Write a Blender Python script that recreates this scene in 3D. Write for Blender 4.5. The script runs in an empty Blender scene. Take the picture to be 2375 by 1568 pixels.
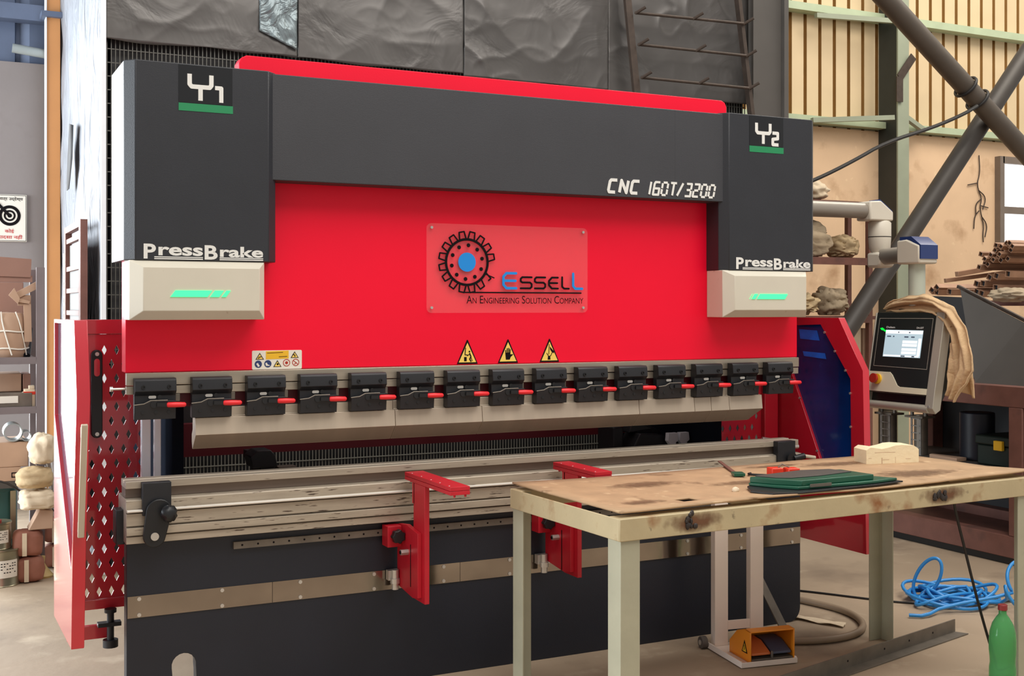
import bpy, math, random
from mathutils import Vector, Matrix, noise
random.seed(7)
SC = bpy.context.scene
COL = SC.collection
R = math.radians

# ------------------------------------------------------------------ camera, world, lights
cam = bpy.data.cameras.new('camera'); camo = bpy.data.objects.new('camera', cam); COL.objects.link(camo)
camo.location = (-0.66612, -4.59127, 1.55021)
camo.rotation_euler = (R(90), 0, -0.46009)
cam.sensor_width = 36; cam.lens = 36*2734.85/2375; cam.shift_y = -71.4/2375
cam.clip_start = .05; cam.clip_end = 100
SC.camera = camo
SC.view_settings.view_transform = 'Standard'; SC.view_settings.look = 'None'
SC.view_settings.gamma = 1; SC.view_settings.exposure = 0.0
SC.view_settings.use_curve_mapping = False

W = bpy.data.worlds.new('hall_daylight'); SC.world = W; W.use_nodes = True
bg = W.node_tree.nodes['Background']
bg.inputs[0].default_value = (1.0, .955, .905, 1); bg.inputs[1].default_value = .54

def area(name, loc, aim, sx, sy, power, col):
    l = bpy.data.lights.new(name, 'AREA'); l.shape = 'RECTANGLE'; l.size = sx; l.size_y = sy
    l.energy = power; l.color = col
    o = bpy.data.objects.new(name, l); COL.objects.link(o)
    o.location = loc
    o.rotation_euler = (Vector(aim)-Vector(loc)).to_track_quat('-Z', 'Y').to_euler()
    return o
area('left_doorway_daylight', (-6.5, 2.2, 2.4), (0, 1.2, 1.6), 5, 4.2, 900, (.86, .94, 1))
area('roof_skylight', (2.6, -3.2, 7.0), (1.8, 0, 0), 7, 4, 470, (1, .96, .9))
area('back_gateway_daylight', (-2.2, 6.4, 2.1), (-.6, 0, 1.6), 3.2, 4.2, 560, (.9, .96, 1))
area('right_skylight', (9.5, 1.5, 8), (9, 4.5, 2.5), 5, 3, 400, (1, .92, .8))

# ------------------------------------------------------------------ materials
def lin(c):
    return tuple(((x/255)/12.92 if x/255 <= .04045 else ((x/255+.055)/1.055)**2.4) for x in c) + (1,)
MATS = {}
def mat(name, c, rough=.5, metal=0, var=.12, vs=6, bump=0, bs=40, stain=None, emit=0, alpha=1, coat=0, trans=0, ior=1.5, streak=None, spec=.5, coatr=.06):
    """stain=(colour, scale, threshold, softness); streak = coordinate scale (x,y,z)"""
    if name in MATS: return MATS[name]
    m = bpy.data.materials.new(name); m.use_nodes = True
    nt = m.node_tree; N = nt.nodes; L = nt.links
    b = N['Principled BSDF']
    b.inputs['Roughness'].default_value = rough; b.inputs['Metallic'].default_value = metal
    b.inputs['Specular IOR Level'].default_value = spec
    b.inputs['IOR'].default_value = ior
    if coat: b.inputs['Coat Weight'].default_value = coat; b.inputs['Coat Roughness'].default_value = coatr
    if trans: b.inputs['Transmission Weight'].default_value = trans
    if alpha < 1: b.inputs['Alpha'].default_value = alpha
    col = lin(c)
    b.inputs['Base Color'].default_value = col
    if emit:
        b.inputs['Emission Color'].default_value = col; b.inputs['Emission Strength'].default_value = emit
    if var or bump or stain:
        tc = N.new('ShaderNodeTexCoord'); src = tc.outputs['Object']
        if streak:
            mp = N.new('ShaderNodeMapping'); mp.inputs['Scale'].default_value = streak
            L.new(src, mp.inputs[0]); src = mp.outputs[0]
        n1 = N.new('ShaderNodeTexNoise'); n1.inputs['Scale'].default_value = vs; n1.inputs['Detail'].default_value = 5
        L.new(src, n1.inputs['Vector'])
        r = N.new('ShaderNodeMapRange'); r.inputs['From Min'].default_value = .25; r.inputs['From Max'].default_value = .75
        r.inputs['To Min'].default_value = 1-var; r.inputs['To Max'].default_value = 1+var
        L.new(n1.outputs[0], r.inputs[0])
        mx = N.new('ShaderNodeMix'); mx.data_type = 'RGBA'; mx.blend_type = 'MULTIPLY'; mx.inputs[0].default_value = 1
        mx.inputs[6].default_value = col
        L.new(r.outputs[0], mx.inputs[7]); out = mx.outputs[2]
        if stain:
            for st in (stain if isinstance(stain, list) else [stain]):
                n2 = N.new('ShaderNodeTexNoise'); n2.inputs['Scale'].default_value = st[1]; n2.inputs['Detail'].default_value = 6
                L.new(src, n2.inputs['Vector'])
                r2 = N.new('ShaderNodeMapRange'); r2.inputs['From Min'].default_value = st[2]; r2.inputs['From Max'].default_value = st[2]+st[3]
                L.new(n2.outputs[0], r2.inputs[0])
                m2 = N.new('ShaderNodeMix'); m2.data_type = 'RGBA'
                L.new(r2.outputs[0], m2.inputs[0]); L.new(out, m2.inputs[6]); m2.inputs[7].default_value = lin(st[0])
                out = m2.outputs[2]
        L.new(out, b.inputs['Base Color'])
        if bump:
            n3 = N.new('ShaderNodeTexNoise'); n3.inputs['Scale'].default_value = bs; n3.inputs['Detail'].default_value = 4
            L.new(src, n3.inputs['Vector'])
            bp = N.new('ShaderNodeBump'); bp.inputs['Strength'].default_value = bump; bp.inputs['Distance'].default_value = .01
            L.new(n3.outputs[0], bp.inputs['Height']); L.new(bp.outputs[0], b.inputs['Normal'])
    MATS[name] = m
    return m

RED = mat('red_machine_paint', (244, 2, 48), .45, var=.03, vs=3, bump=.04, bs=220, spec=.3)
DRED = mat('red_guard_paint', (196, 22, 44), .4, var=.05, vs=3, coat=1)
ARMRED = mat('red_arm_paint', (196, 26, 44), .42, var=.08, vs=14)
MAROON = mat('dark_red_beam_paint', (96, 22, 34), .5, var=.1)
CHAR = mat('charcoal_textured_paint', (56, 57, 62), .5, var=.06, vs=5, bump=.12, bs=300)
CHARY = mat('charcoal_cover_paint', (40, 42, 48), .42, var=.08, vs=6, bump=.08, bs=300)
NAVY = mat('black_blue_bed_paint', (26, 30, 41), .45, var=.15, vs=3, bump=.06, bs=200)
BLACK = mat('black_oxide_steel', (37, 38, 42), .45, .2, var=.12, vs=30)
BLACKP = mat('black_plastic', (22, 23, 26), .4, var=.05)
PRINT = mat('black_print', (14, 8, 12), .6, var=0, spec=.15)
WHITEP = mat('white_print', (226, 226, 222), .5, var=0)
GREENP = mat('green_print', (28, 134, 84), .5, var=0)
PATCH = mat('dark_badge_film', (22, 24, 28), .25, var=.05)
BLUEP = mat('blue_print', (20, 140, 226), .4, var=0)
YELP = mat('yellow_print', (246, 210, 100), .5, var=0)
CREAM = mat('cream_light_housing', (210, 204, 188), .45, var=.03, stain=((150, 120, 84), 14, .68, .1))
LED = mat('green_led', (60, 236, 140), .4, var=0, emit=1.25)
STEEL = mat('ground_steel', (176, 166, 150), .36, .75, var=.1, vs=10, streak=(.4, 8, 8), bump=.03, bs=60)
PUNCH = mat('polished_tool_steel', (190, 176, 158), .34, .35, var=.16, vs=3, streak=(3, .3, .3))
DIE = mat('worn_die_steel', (172, 160, 144), .45, .35, var=.14, vs=8, streak=(.5, 8, 8), stain=((74, 58, 48), 24, .645, .06))
DIEH = mat('rust_flecked_holder_steel', (176, 164, 147), .45, .35, var=.14, vs=8, streak=(.8, 8, 8), stain=((74, 58, 48), 16, .62, .06))
MIRROR = mat('polished_stainless', (150, 142, 134), .12, 1, var=.22, vs=3, bump=.3, bs=2.2)
DULL = mat('dull_grey_steel', (120, 112, 102), .5, .5, var=.2, vs=14)
ZINC = mat('zinc_bolt', (205, 202, 196), .3, .7, var=0)
SILVER = mat('silver_guide', (240, 244, 250), .4, 0, var=.06)
HANDLE = mat('cream_handle', (190, 176, 156), .45, var=.05)
LEVER = mat('red_lever_grip', (238, 44, 52), .4, var=.03)
TABLE = mat('cream_green_table_paint', (184, 168, 132), .5, var=.08, vs=7, stain=[((140, 92, 52), 7, .58, .16), ((70, 54, 42), 16, .66, .08)], bump=.1, bs=40)
TABLEG = mat('pale_green_table_leg_paint', (168, 165, 142), .5, var=.09, vs=7, stain=((140, 108, 70), 8, .66, .12), bump=.06, bs=40)
BOARD = mat('worn_hardboard', (176, 144, 110), .75, var=.14, vs=9, stain=[((104, 74, 46), 6, .61, .12), ((196, 166, 130), 14, .62, .1)], bump=.1, bs=60)
EDGE = mat('scorched_weld_metal', (62, 56, 54), .45, .5, var=.3, vs=40)
PEDW = mat('cream_pink_stand_paint', (242, 228, 216), .45, var=.03)
ORANGE = mat('orange_pedal_guard', (232, 140, 28), .42, var=.04)
PORANGE = mat('orange_pedal', (216, 116, 62), .5, var=.05)
PBLUE = mat('slate_pedal', (78, 84, 104), .45, var=.05)
RUBBER = mat('grey_rubber', (92, 84, 78), .6, var=.1)
BROWN = mat('rust_brown_steel', (120, 80, 70), .55, .1, var=.18, vs=8, stain=((82, 62, 58), 5, .58, .2), bump=.1, bs=50)
RUST = mat('dark_rusty_rod', (70, 58, 50), .6, .2, var=.25, vs=20)
SHEETD = mat('dark_sheet_steel', (86, 82, 78), .5, .05, var=.12, vs=3)
TUBE = mat('rusting_tube_steel', (164, 126, 100), .5, .25, var=.25, vs=7)
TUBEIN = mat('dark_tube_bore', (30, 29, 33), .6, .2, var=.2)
GCOL = mat('pale_green_column_paint', (150, 158, 138), .5, var=.08, vs=4)
DCOL = mat('shaded_column_green', (46, 52, 50), .5, var=.15, vs=5)  # web green darkened: shade on the column side put into its colour
GIRT = mat('pale_green_girt_paint', (176, 190, 160), .5, var=.08)
PIPE = mat('grey_brown_brace_paint', (84, 76, 68), .5, .1, var=.12, vs=5)
PLASTER = mat('tan_wall_plaster', (222, 190, 156), .85, var=.07, vs=2.2, stain=[((176, 140, 106), 3, .6, .2), ((232, 204, 168), 9, .66, .08)], bump=.15, bs=12)
PLASTL = mat('grey_wall_plaster', (140, 132, 130), .85, var=.08, vs=2, stain=((100, 92, 90), 1.6, .56, .25), bump=.15, bs=12)
CLAD = mat('cream_wall_cladding', (212, 190, 154), .55, var=.05, vs=3)
CLADR = mat('ochre_cladding_groove', (150, 112, 60), .6, var=.1)
CLADB = mat('blue_grey_cladding', (92, 104, 128), .6, var=.1)
TANCOL = mat('tan_orange_column_paint', (214, 150, 92), .5, var=.08, vs=3)
FLOOR = mat('dusty_concrete', (168, 148, 125), .8, var=.1, vs=1.6, stain=[((128, 111, 94), 2.2, .54, .22), ((190, 172, 148), 5, .6, .15)], bump=.2, bs=14)
SACK = mat('tan_cloth', (196, 172, 134), .85, var=.12, vs=9, bump=.3, bs=30)
SACKG = mat('grey_brown_cloth', (172, 154, 128), .85, var=.15, vs=9, bump=.3, bs=30)
CREAMCL = mat('cream_cloth', (222, 204, 176), .85, var=.08, vs=9, bump=.25, bs=30)
CARD = mat('brown_cardboard', (148, 112, 98), .8, var=.1)
CARDL = mat('light_cardboard', (184, 152, 128), .8, var=.08)
TIN = mat('tin_plate', (170, 164, 140), .3, .8, var=.12, vs=8)
PAPER = mat('white_paper_label', (232, 226, 214), .7, var=.03)
TEAL = mat('teal_barrel', (74, 122, 118), .45, var=.08)
PVC = mat('grey_pvc', (150, 158, 158), .4, var=.05)
FOAM = mat('cream_foam', (236, 220, 184), .8, var=.04, bump=.2, bs=50)
GREENB = mat('black_green_plastic', (24, 38, 32), .5, var=.1)
GREENT = mat('dark_green_plastic', (24, 84, 62), .35, var=.12)
GREYT = mat('grey_tool_top', (74, 70, 66), .5, var=.1)
REDT = mat('red_plastic', (224, 62, 40), .4, var=.04)
BHOSE = mat('blue_air_hose', (50, 142, 214), .3, var=.08)
CABLE = mat('black_cable', (30, 28, 28), .45, var=.05)
CONDUIT = mat('grey_conduit', (146, 126, 104), .55, var=.08)
BOTTLE = mat('green_bottle_plastic', (128, 206, 140), .1, var=0, trans=.7, ior=1.2)
CAPRED = mat('red_bottle_cap', (136, 44, 44), .4, var=0)
PSILV = mat('silver_pendant_frame', (178, 172, 158), .35, .3, var=.04)
PBLK = mat('dark_pendant_face', (34, 38, 36), .35, var=.05)
PWHT = mat('ivory_pendant_plate', (226, 218, 190), .4, var=.02)
SCREEN = mat('lit_screen', (168, 190, 200), .2, var=0, emit=.75)
SCREENW = mat('lit_screen_white', (226, 232, 236), .2, var=0, emit=.85)
SCREEND = mat('lit_screen_dark', (70, 84, 104), .2, var=0, emit=.3)
GLOWG = mat('pendant_green_glow', (10, 220, 60), .3, var=0, emit=1.2)  # emissive green for two small marks on the pendant panel
ESTOP = mat('red_stop_button', (176, 44, 30), .35, var=0)
YEL = mat('yellow_plastic', (238, 186, 40), .4, var=0)
ARMW = mat('white_arm_joint', (212, 204, 188), .4, var=.03)
ARMG = mat('grey_arm_tube', (150, 142, 132), .35, .3, var=.04)
ARMP = mat('pale_drop_tube', (190, 196, 180), .35, .1, var=.03)
NAVYC = mat('navy_cap', (40, 58, 110), .35, var=.03)
TOWEL = mat('peach_towel', (206, 174, 134), .9, var=.08, vs=14, bump=.4, bs=60)
WIRE = mat('mesh_wire', (96, 95, 90), .5, .3, var=.1)
WIREL = mat('lit_mesh_wire', (170, 168, 158), .5, .2, var=.1)  # paler wire colour paints in the light falling on the rear mesh
DARKBACK = mat('dark_backing', (44, 44, 46), .6, var=.2, vs=3)
WINLIT = mat('daylit_pane', (250, 252, 255), .2, var=0, emit=1.3)
WFRAME = mat('grey_window_frame', (120, 108, 98), .5, var=.1)
BLUEW = mat('blue_acrylic', (8, 46, 112), .14, var=.5, vs=2.5, bump=.3, bs=5, coat=.5, stain=((24, 104, 206), 4.2, .6, .14))  # brighter blue blotches are reflections painted into the window colour
ACRYL = mat('clear_acrylic', (250, 225, 225), .1, var=0, alpha=.045)

def foil_mat(name, c, rough, metal, s1, s2, streak, strength):
    m = bpy.data.materials.new(name); m.use_nodes = True
    nt = m.node_tree; N = nt.nodes; L = nt.links; b = N['Principled BSDF']
    b.inputs['Roughness'].default_value = rough; b.inputs['Metallic'].default_value = metal
    tc = N.new('ShaderNodeTexCoord'); mp = N.new('ShaderNodeMapping'); mp.inputs['Scale'].default_value = streak
    L.new(tc.outputs['Object'], mp.inputs[0])
    a = N.new('ShaderNodeTexNoise'); a.inputs['Scale'].default_value = s1; a.inputs['Detail'].default_value = 4; a.inputs['Distortion'].default_value = 1.2
    v = N.new('ShaderNodeTexVoronoi'); v.inputs['Scale'].default_value = s2
    L.new(mp.outputs[0], a.inputs['Vector'])
    ad = N.new('ShaderNodeMix'); ad.data_type = 'VECTOR'; ad.inputs[0].default_value = .35
    L.new(mp.outputs[0], ad.inputs[4]); L.new(a.outputs[1], ad.inputs[5])
    L.new(ad.outputs[1], v.inputs['Vector'])
    mm = N.new('ShaderNodeMath'); mm.operation = 'ADD'
    L.new(a.outputs[0], mm.inputs[0]); L.new(v.outputs[0], mm.inputs[1])
    bp = N.new('ShaderNodeBump'); bp.inputs['Strength'].default_value = strength; bp.inputs['Distance'].default_value = .06
    L.new(mm.outputs[0], bp.inputs['Height']); L.new(bp.outputs[0], b.inputs['Normal'])
    n = N.new('ShaderNodeTexNoise'); n.inputs['Scale'].default_value = 1.1; n.inputs['Detail'].default_value = 5
    L.new(tc.outputs['Object'], n.inputs['Vector'])
    r = N.new('ShaderNodeMapRange'); r.inputs['From Min'].default_value = .3; r.inputs['From Max'].default_value = .7
    r.inputs['To Min'].default_value = .72; r.inputs['To Max'].default_value = 1.2
    L.new(n.outputs[0], r.inputs[0])
    mx = N.new('ShaderNodeMix'); mx.data_type = 'RGBA'; mx.blend_type = 'MULTIPLY'; mx.inputs[0].default_value = 1
    mx.inputs[6].default_value = lin(c); L.new(r.outputs[0], mx.inputs[7]); L.new(mx.outputs[2], b.inputs['Base Color'])
    MATS[name] = m
    return m
FOILD = foil_mat('dark_wrinkled_foil', (96, 93, 91), .36, .5, 2.6, 2.2, (1, 1, 1), .14)
FOILP = foil_mat('blue_grey_foil', (128, 140, 144), .35, .5, 5, 5, (1, 1, 1), .4)
FOILS = foil_mat('bright_wrinkled_foil', (150, 154, 162), .5, 0, 3, 3.2, (1, 2.4, .6), 1.0)
FOILS.node_tree.nodes['Principled BSDF'].inputs['Specular IOR Level'].default_value = .15

def burn_mat(name, c, ax=(1, 0, 1)):
    m = bpy.data.materials.new(name); m.use_nodes = True
    nt = m.node_tree; N = nt.nodes; L = nt.links; b = N['Principled BSDF']
    b.inputs['Base Color'].default_value = lin(c); b.inputs['Roughness'].default_value = .7
    tc = N.new('ShaderNodeTexCoord'); mp = N.new('ShaderNodeMapping')
    mp.inputs['Location'].default_value = (-1, -1, -1); mp.inputs['Scale'].default_value = (2, 2, 2)
    L.new(tc.outputs['Generated'], mp.inputs[0])
    ln = N.new('ShaderNodeVectorMath'); ln.operation = 'MULTIPLY'; ln.inputs[1].default_value = ax; L.new(mp.outputs[0], ln.inputs[0])
    le = N.new('ShaderNodeVectorMath'); le.operation = 'LENGTH'; L.new(ln.outputs[0], le.inputs[0])
    n = N.new('ShaderNodeTexNoise'); n.inputs['Scale'].default_value = 26; n.inputs['Detail'].default_value = 5; L.new(tc.outputs['Object'], n.inputs['Vector'])
    ad = N.new('ShaderNodeMath'); ad.operation = 'MULTIPLY_ADD'; ad.inputs[1].default_value = 1.1; L.new(n.outputs[0], ad.inputs[0]); L.new(le.outputs[1], ad.inputs[2])
    r = N.new('ShaderNodeMapRange'); r.inputs['From Min'].default_value = 1.45; r.inputs['From Max'].default_value = .75; r.inputs['To Max'].default_value = .85
    L.new(ad.outputs[0], r.inputs[0]); L.new(r.outputs[0], b.inputs['Alpha'])
    return m
BURN = burn_mat('heat_scorch', (112, 72, 46))
BURNK = burn_mat('dark_oil_stain', (118, 88, 62), (1, 1, 0))

# ------------------------------------------------------------------ mesh builder
WL = {}                                                   # world location of each object
OFF = [0]
class B:
    def __init__(s, *mats, xf=None):
        s.v = []; s.f = []; s.mi = []; s.mats = list(mats); s.m = 0; s.xf = xf
    def use(s, m):
        if m not in s.mats: s.mats.append(m)
        s.m = s.mats.index(m); return s
    def add(s, vs, fs):
        o = len(s.v)
        s.v += [Vector(p) if s.xf is None else s.xf @ Vector(p) for p in vs]
        s.f += [tuple(i+o for i in f) for f in fs]; s.mi += [s.m]*len(fs)
        return s
    def box(s, x0, x1, y0, y1, z0, z1):
        return s.add([(x0,y0,z0),(x1,y0,z0),(x1,y1,z0),(x0,y1,z0),(x0,y0,z1),(x1,y0,z1),(x1,y1,z1),(x0,y1,z1)],
                     [(0,3,2,1),(4,5,6,7),(0,1,5,4),(1,2,6,5),(2,3,7,6),(3,0,4,7)])
    def beam(s, a, b, w, h, up=(0,0,1)):
        a = Vector(a); b = Vector(b); d = (b-a).normalized(); u = Vector(up)
        if abs(d.dot(u)) > .99: u = Vector((0,1,0))
        x = d.cross(u).normalized(); u = x.cross(d).normalized()
        vs = []
        for p in (a, b):
            for (i, j) in ((-1,-1),(1,-1),(1,1),(-1,1)): vs.append(p + x*i*w/2 + u*j*h/2)
        return s.add(vs, [(0,1,2,3),(7,6,5,4),(0,4,5,1),(1,5,6,2),(2,6,7,3),(3,7,4,0)])
    def prism(s, poly, ax, t0, t1):
        def p3(p, t): return {'x': (t,p[0],p[1]), 'y': (p[0],t,p[1]), 'z': (p[0],p[1],t)}[ax]
        n = len(poly)
        s.add([p3(p,t0) for p in poly]+[p3(p,t1) for p in poly],
              [tuple(range(n)), tuple(range(2*n-1,n-1,-1))]+[(i,n+i,n+(i+1)%n,(i+1)%n) for i in range(n)])
        return s
    def ring(s, outer, inner, ax, t0, t1):
        def p3(p, t): return {'x': (t,p[0],p[1]), 'y': (p[0],t,p[1]), 'z': (p[0],p[1],t)}[ax]
        n = len(outer); vs = [p3(p,t0) for p in outer]+[p3(p,t0) for p in inner]+[p3(p,t1) for p in outer]+[p3(p,t1) for p in inner]
        fs = []
        for i in range(n):
            j = (i+1) % n
            fs += [(i,j,n+j,n+i), (2*n+i,3*n+i,3*n+j,2*n+j), (i,2*n+i,2*n+j,j), (n+i,n+j,3*n+j,3*n+i)]
        return s.add(vs, fs)
    def cyl(s, a, b, r, n=14, r2=None):
        a = Vector(a); b = Vector(b); d = (b-a).normalized()
        u = Vector((0,0,1)) if abs(d.z) < .9 else Vector((1,0,0))
        x = d.cross(u).normalized(); y = d.cross(x).normalized(); r2 = r if r2 is None else r2
        vs = [a+(x*math.cos(2*math.pi*i/n)+y*math.sin(2*math.pi*i/n))*r for i in range(n)]
        vs += [b+(x*math.cos(2*math.pi*i/n)+y*math.sin(2*math.pi*i/n))*r2 for i in range(n)]
        return s.add(vs, [tuple(range(n)), tuple(range(2*n-1,n-1,-1))]+[(i,n+i,n+(i+1)%n,(i+1)%n) for i in range(n)])
    def tube(s, pts, r, n=8, smooth=0):
        P = [Vector(p) for p in pts]
        for _ in range(smooth):                           # Chaikin
            Q = [P[0]]
            for i in range(len(P)-1): Q += [P[i]*.75+P[i+1]*.25, P[i]*.25+P[i+1]*.75]
            P = Q+[P[-1]]
        vs = []; fs = []; x = None
        for i, p in enumerate(P):
            d = (P[min(i+1,len(P)-1)]-P[max(i-1,0)]).normalized()
            if x is None:
                u = Vector((0,0,1)) if abs(d.z) < .9 else Vector((1,0,0)); x = d.cross(u).normalized()
            else: x = (x-d*x.dot(d)).normalized()
            y = d.cross(x)
            vs += [p+(x*math.cos(2*math.pi*k/n)+y*math.sin(2*math.pi*k/n))*r for k in range(n)]
        for i in range(len(P)-1):
            for k in range(n): fs.append((i*n+k, i*n+(k+1)%n, (i+1)*n+(k+1)%n, (i+1)*n+k))
        m = len(vs)-n
        fs += [tuple(range(n-1,-1,-1)), tuple(range(m,m+n))]
        return s.add(vs, fs)
    def lathe(s, prof, c, n=24):
        vs = []; fs = []; k = len(prof)
        for i in range(n):
            a = 2*math.pi*i/n
            vs += [(c[0]+r*math.cos(a), c[1]+r*math.sin(a), c[2]+z) for r, z in prof]
        for i in range(n):
            for j in range(k-1): fs.append((i*k+j, ((i+1)%n)*k+j, ((i+1)%n)*k+j+1, i*k+j+1))
        return s.add(vs, fs)
    def blob(s, c, r, nz=.15, fr=3, seed=0, n=44, m=30, flat=0, sq=1, cr=.05):
        """lumpy cloth body: ellipsoid pushed about by noise; sq < 1 squares it off; flat cuts the underside level"""
        vs = []; fs = []; off = Vector((seed*7.3, seed*3.1, seed*1.7))
        def pw(x): return math.copysign(abs(x)**sq, x)
        for j in range(m+1):
            th = math.pi*j/m
            for i in range(n):
                ph = 2*math.pi*i/n
                d = Vector((pw(math.sin(th))*pw(math.cos(ph)), pw(math.sin(th))*pw(math.sin(ph)), pw(math.cos(th))))
                k = 1+nz*noise.noise(d*fr+off)+nz*.25*noise.noise(d*fr*2.7+off)-cr*(1-abs(noise.noise(Vector((d.x*1.2+d.z*.8,d.y,d.z*2.6-d.x))*1.5+off*2)))**7
                p = Vector((d.x*r[0]*k, d.y*r[1]*k, d.z*r[2]*k))
                if p.z < -r[2]*(1-flat): p.z = -r[2]*(1-flat)
                vs.append(Vector(c)+p)
        for j in range(m):
            for i in range(n): fs.append((j*n+i, (j+1)*n+i, (j+1)*n+(i+1)%n, j*n+(i+1)%n))
        return s.add(vs, fs)
    def grid(s, fn, nu, nv):
        vs = [fn(i/nu, j/nv) for j in range(nv+1) for i in range(nu+1)]
        return s.add(vs, [(j*(nu+1)+i, j*(nu+1)+i+1, (j+1)*(nu+1)+i+1, (j+1)*(nu+1)+i) for j in range(nv) for i in range(nu)])
    def stroke(s, pts, w, y, ax='y', th=.0015, rnd=True, closed=False, z0=None):
        """flat printed stroke in an x-z plane, front face at y"""
        n = len(pts); segs = [(pts[i], pts[(i+1) % n]) for i in range(n if closed else n-1)]
        for a, b in segs:
            dx, dz = b[0]-a[0], b[1]-a[1]; l = math.hypot(dx, dz) or 1e-6
            nx, nz = -dz/l*w/2, dx/l*w/2
            OFF[0] = (OFF[0]+1) % 23
            s.prism([(a[0]+nx,a[1]+nz),(a[0]-nx,a[1]-nz),(b[0]-nx,b[1]-nz),(b[0]+nx,b[1]+nz)], 'y', y-OFF[0]*2.5e-5, y+th)
        js = pts if (rnd or closed) else pts[1:-1]
        for p in js:
            OFF[0] = (OFF[0]+1) % 23; s.disc(p, w/2, y-OFF[0]*2.5e-5, th, 12)
        return s
    def disc(s, c, r, y, th=.0015, n=20, rz=None):
        rz = rz or r
        return s.prism([(c[0]+r*math.cos(2*math.pi*i/n), c[1]+rz*math.sin(2*math.pi*i/n)) for i in range(n)], 'y', y, y+th)
    def annulus(s, c, r0, r1, y, th=.0015, n=40):
        o = [(c[0]+r1*math.cos(2*math.pi*i/n), c[1]+r1*math.sin(2*math.pi*i/n)) for i in range(n)]
        i_ = [(c[0]+r0*math.cos(2*math.pi*i/n), c[1]+r0*math.sin(2*math.pi*i/n)) for i in range(n)]
        return s.ring(o, i_, 'y', y, y+th)
    def text(s, body, x0, x1, z0, z1, y, bold=0, caps=None, fit='box'):
        cu = bpy.data.curves.new('t', 'FONT'); cu.body = body; cu.size = 1; cu.offset = bold; cu.resolution_u = 4
        if caps:
            cu.small_caps_scale = caps
            for i, ch in enumerate(body):
                if ch.islower(): cu.body_format[i].use_small_caps = True
        o = bpy.data.objects.new('t', cu); COL.objects.link(o)
        bpy.context.view_layer.update()
        me = bpy.data.meshes.new_from_object(o.evaluated_get(bpy.context.evaluated_depsgraph_get()))
        if len(me.vertices):
            xs = [v.co.x for v in me.vertices]; ys = [v.co.y for v in me.vertices]
            ax, bx, ay, by = min(xs), max(xs), min(ys), max(ys)
            sx = (x1-x0)/max(bx-ax, 1e-6); sz = (z1-z0)/max(by-ay, 1e-6)
            s.add([(x0+(v.co.x-ax)*sx, y, z0+(v.co.y-ay)*sz) for v in me.vertices], [tuple(p.vertices) for p in me.polygons])
        bpy.data.objects.remove(o); bpy.data.curves.remove(cu); bpy.data.meshes.remove(me)
        return s
    def obj(s, name, parent=None, bev=0, ang=40, solid=0, flat=False):
        lo = [min(p[k] for p in s.v) for k in range(3)]; hi = [max(p[k] for p in s.v) for k in range(3)]
        o3 = Vector(((lo[0]+hi[0])/2, (lo[1]+hi[1])/2, lo[2]))
        me = bpy.data.meshes.new(name)
        me.from_pydata([p-o3 for p in s.v], [], s.f)
        for m in s.mats: me.materials.append(m)
        me.polygons.foreach_set('material_index', s.mi)
        import bmesh
        bm = bmesh.new(); bm.from_mesh(me); bmesh.ops.recalc_face_normals(bm, faces=bm.faces); bm.to_mesh(me); bm.free()
        me.shade_smooth(); me.set_sharp_from_angle(angle=R(ang))
        if flat: me.shade_flat()
        o = bpy.data.objects.new(name, me); COL.objects.link(o); o.location = o3
        WL[o] = o3
        if parent is not None:
            o.parent = parent; o.matrix_parent_inverse = Matrix.Translation(-WL[parent])
        if solid:
            md = o.modifiers.new('thickness', 'SOLIDIFY'); md.thickness = solid; md.offset = 0
        if bev:
            md = o.modifiers.new('edge', 'BEVEL'); md.width = bev; md.segments = 2; md.limit_method = 'ANGLE'; md.angle_limit = R(35)
            md.harden_normals = False
        return o
def pieces(b, name, parent=None, **k):
    """every separate body in the builder becomes an object of its own"""
    par = list(range(len(b.v)))
    def fd(i):
        while par[i] != i: par[i] = par[par[i]]; i = par[i]
        return i
    for f in b.f:
        for i in f[1:]: par[fd(i)] = fd(f[0])
    comp = {}
    for fi, f in enumerate(b.f): comp.setdefault(fd(f[0]), []).append(fi)
    out = []
    for fs in comp.values():
        c = B(*b.mats); used = sorted({i for fi in fs for i in b.f[fi]}); ix = {i: n for n, i in enumerate(used)}
        c.v = [b.v[i] for i in used]; c.f = [tuple(ix[i] for i in b.f[fi]) for fi in fs]; c.mi = [b.mi[fi] for fi in fs]
        out.append(c.obj(name, parent, **k))
    return out
def thing(name, loc, label, cat, group=None):
    o = bpy.data.objects.new(name, None); COL.objects.link(o); o.location = loc; o.empty_display_size = .1
    WL[o] = Vector(loc)
    return tag(o, label, cat, group)
def tag(o, label, cat, group=None, kind=None):
    o['label'] = label; o['category'] = cat
    if group: o['group'] = group
    if kind: o['kind'] = kind
    return o
def struct(o): o['kind'] = 'structure'; return o
def copy_tree(o, d, parent=None):
    c = o.copy(); COL.objects.link(c)
    if parent is None: c.location = o.location + Vector(d)
    else: c.parent = parent; c.matrix_parent_inverse = o.matrix_parent_inverse.copy()
    for ch in list(o.children): copy_tree(ch, d, c)
    return c

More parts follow.
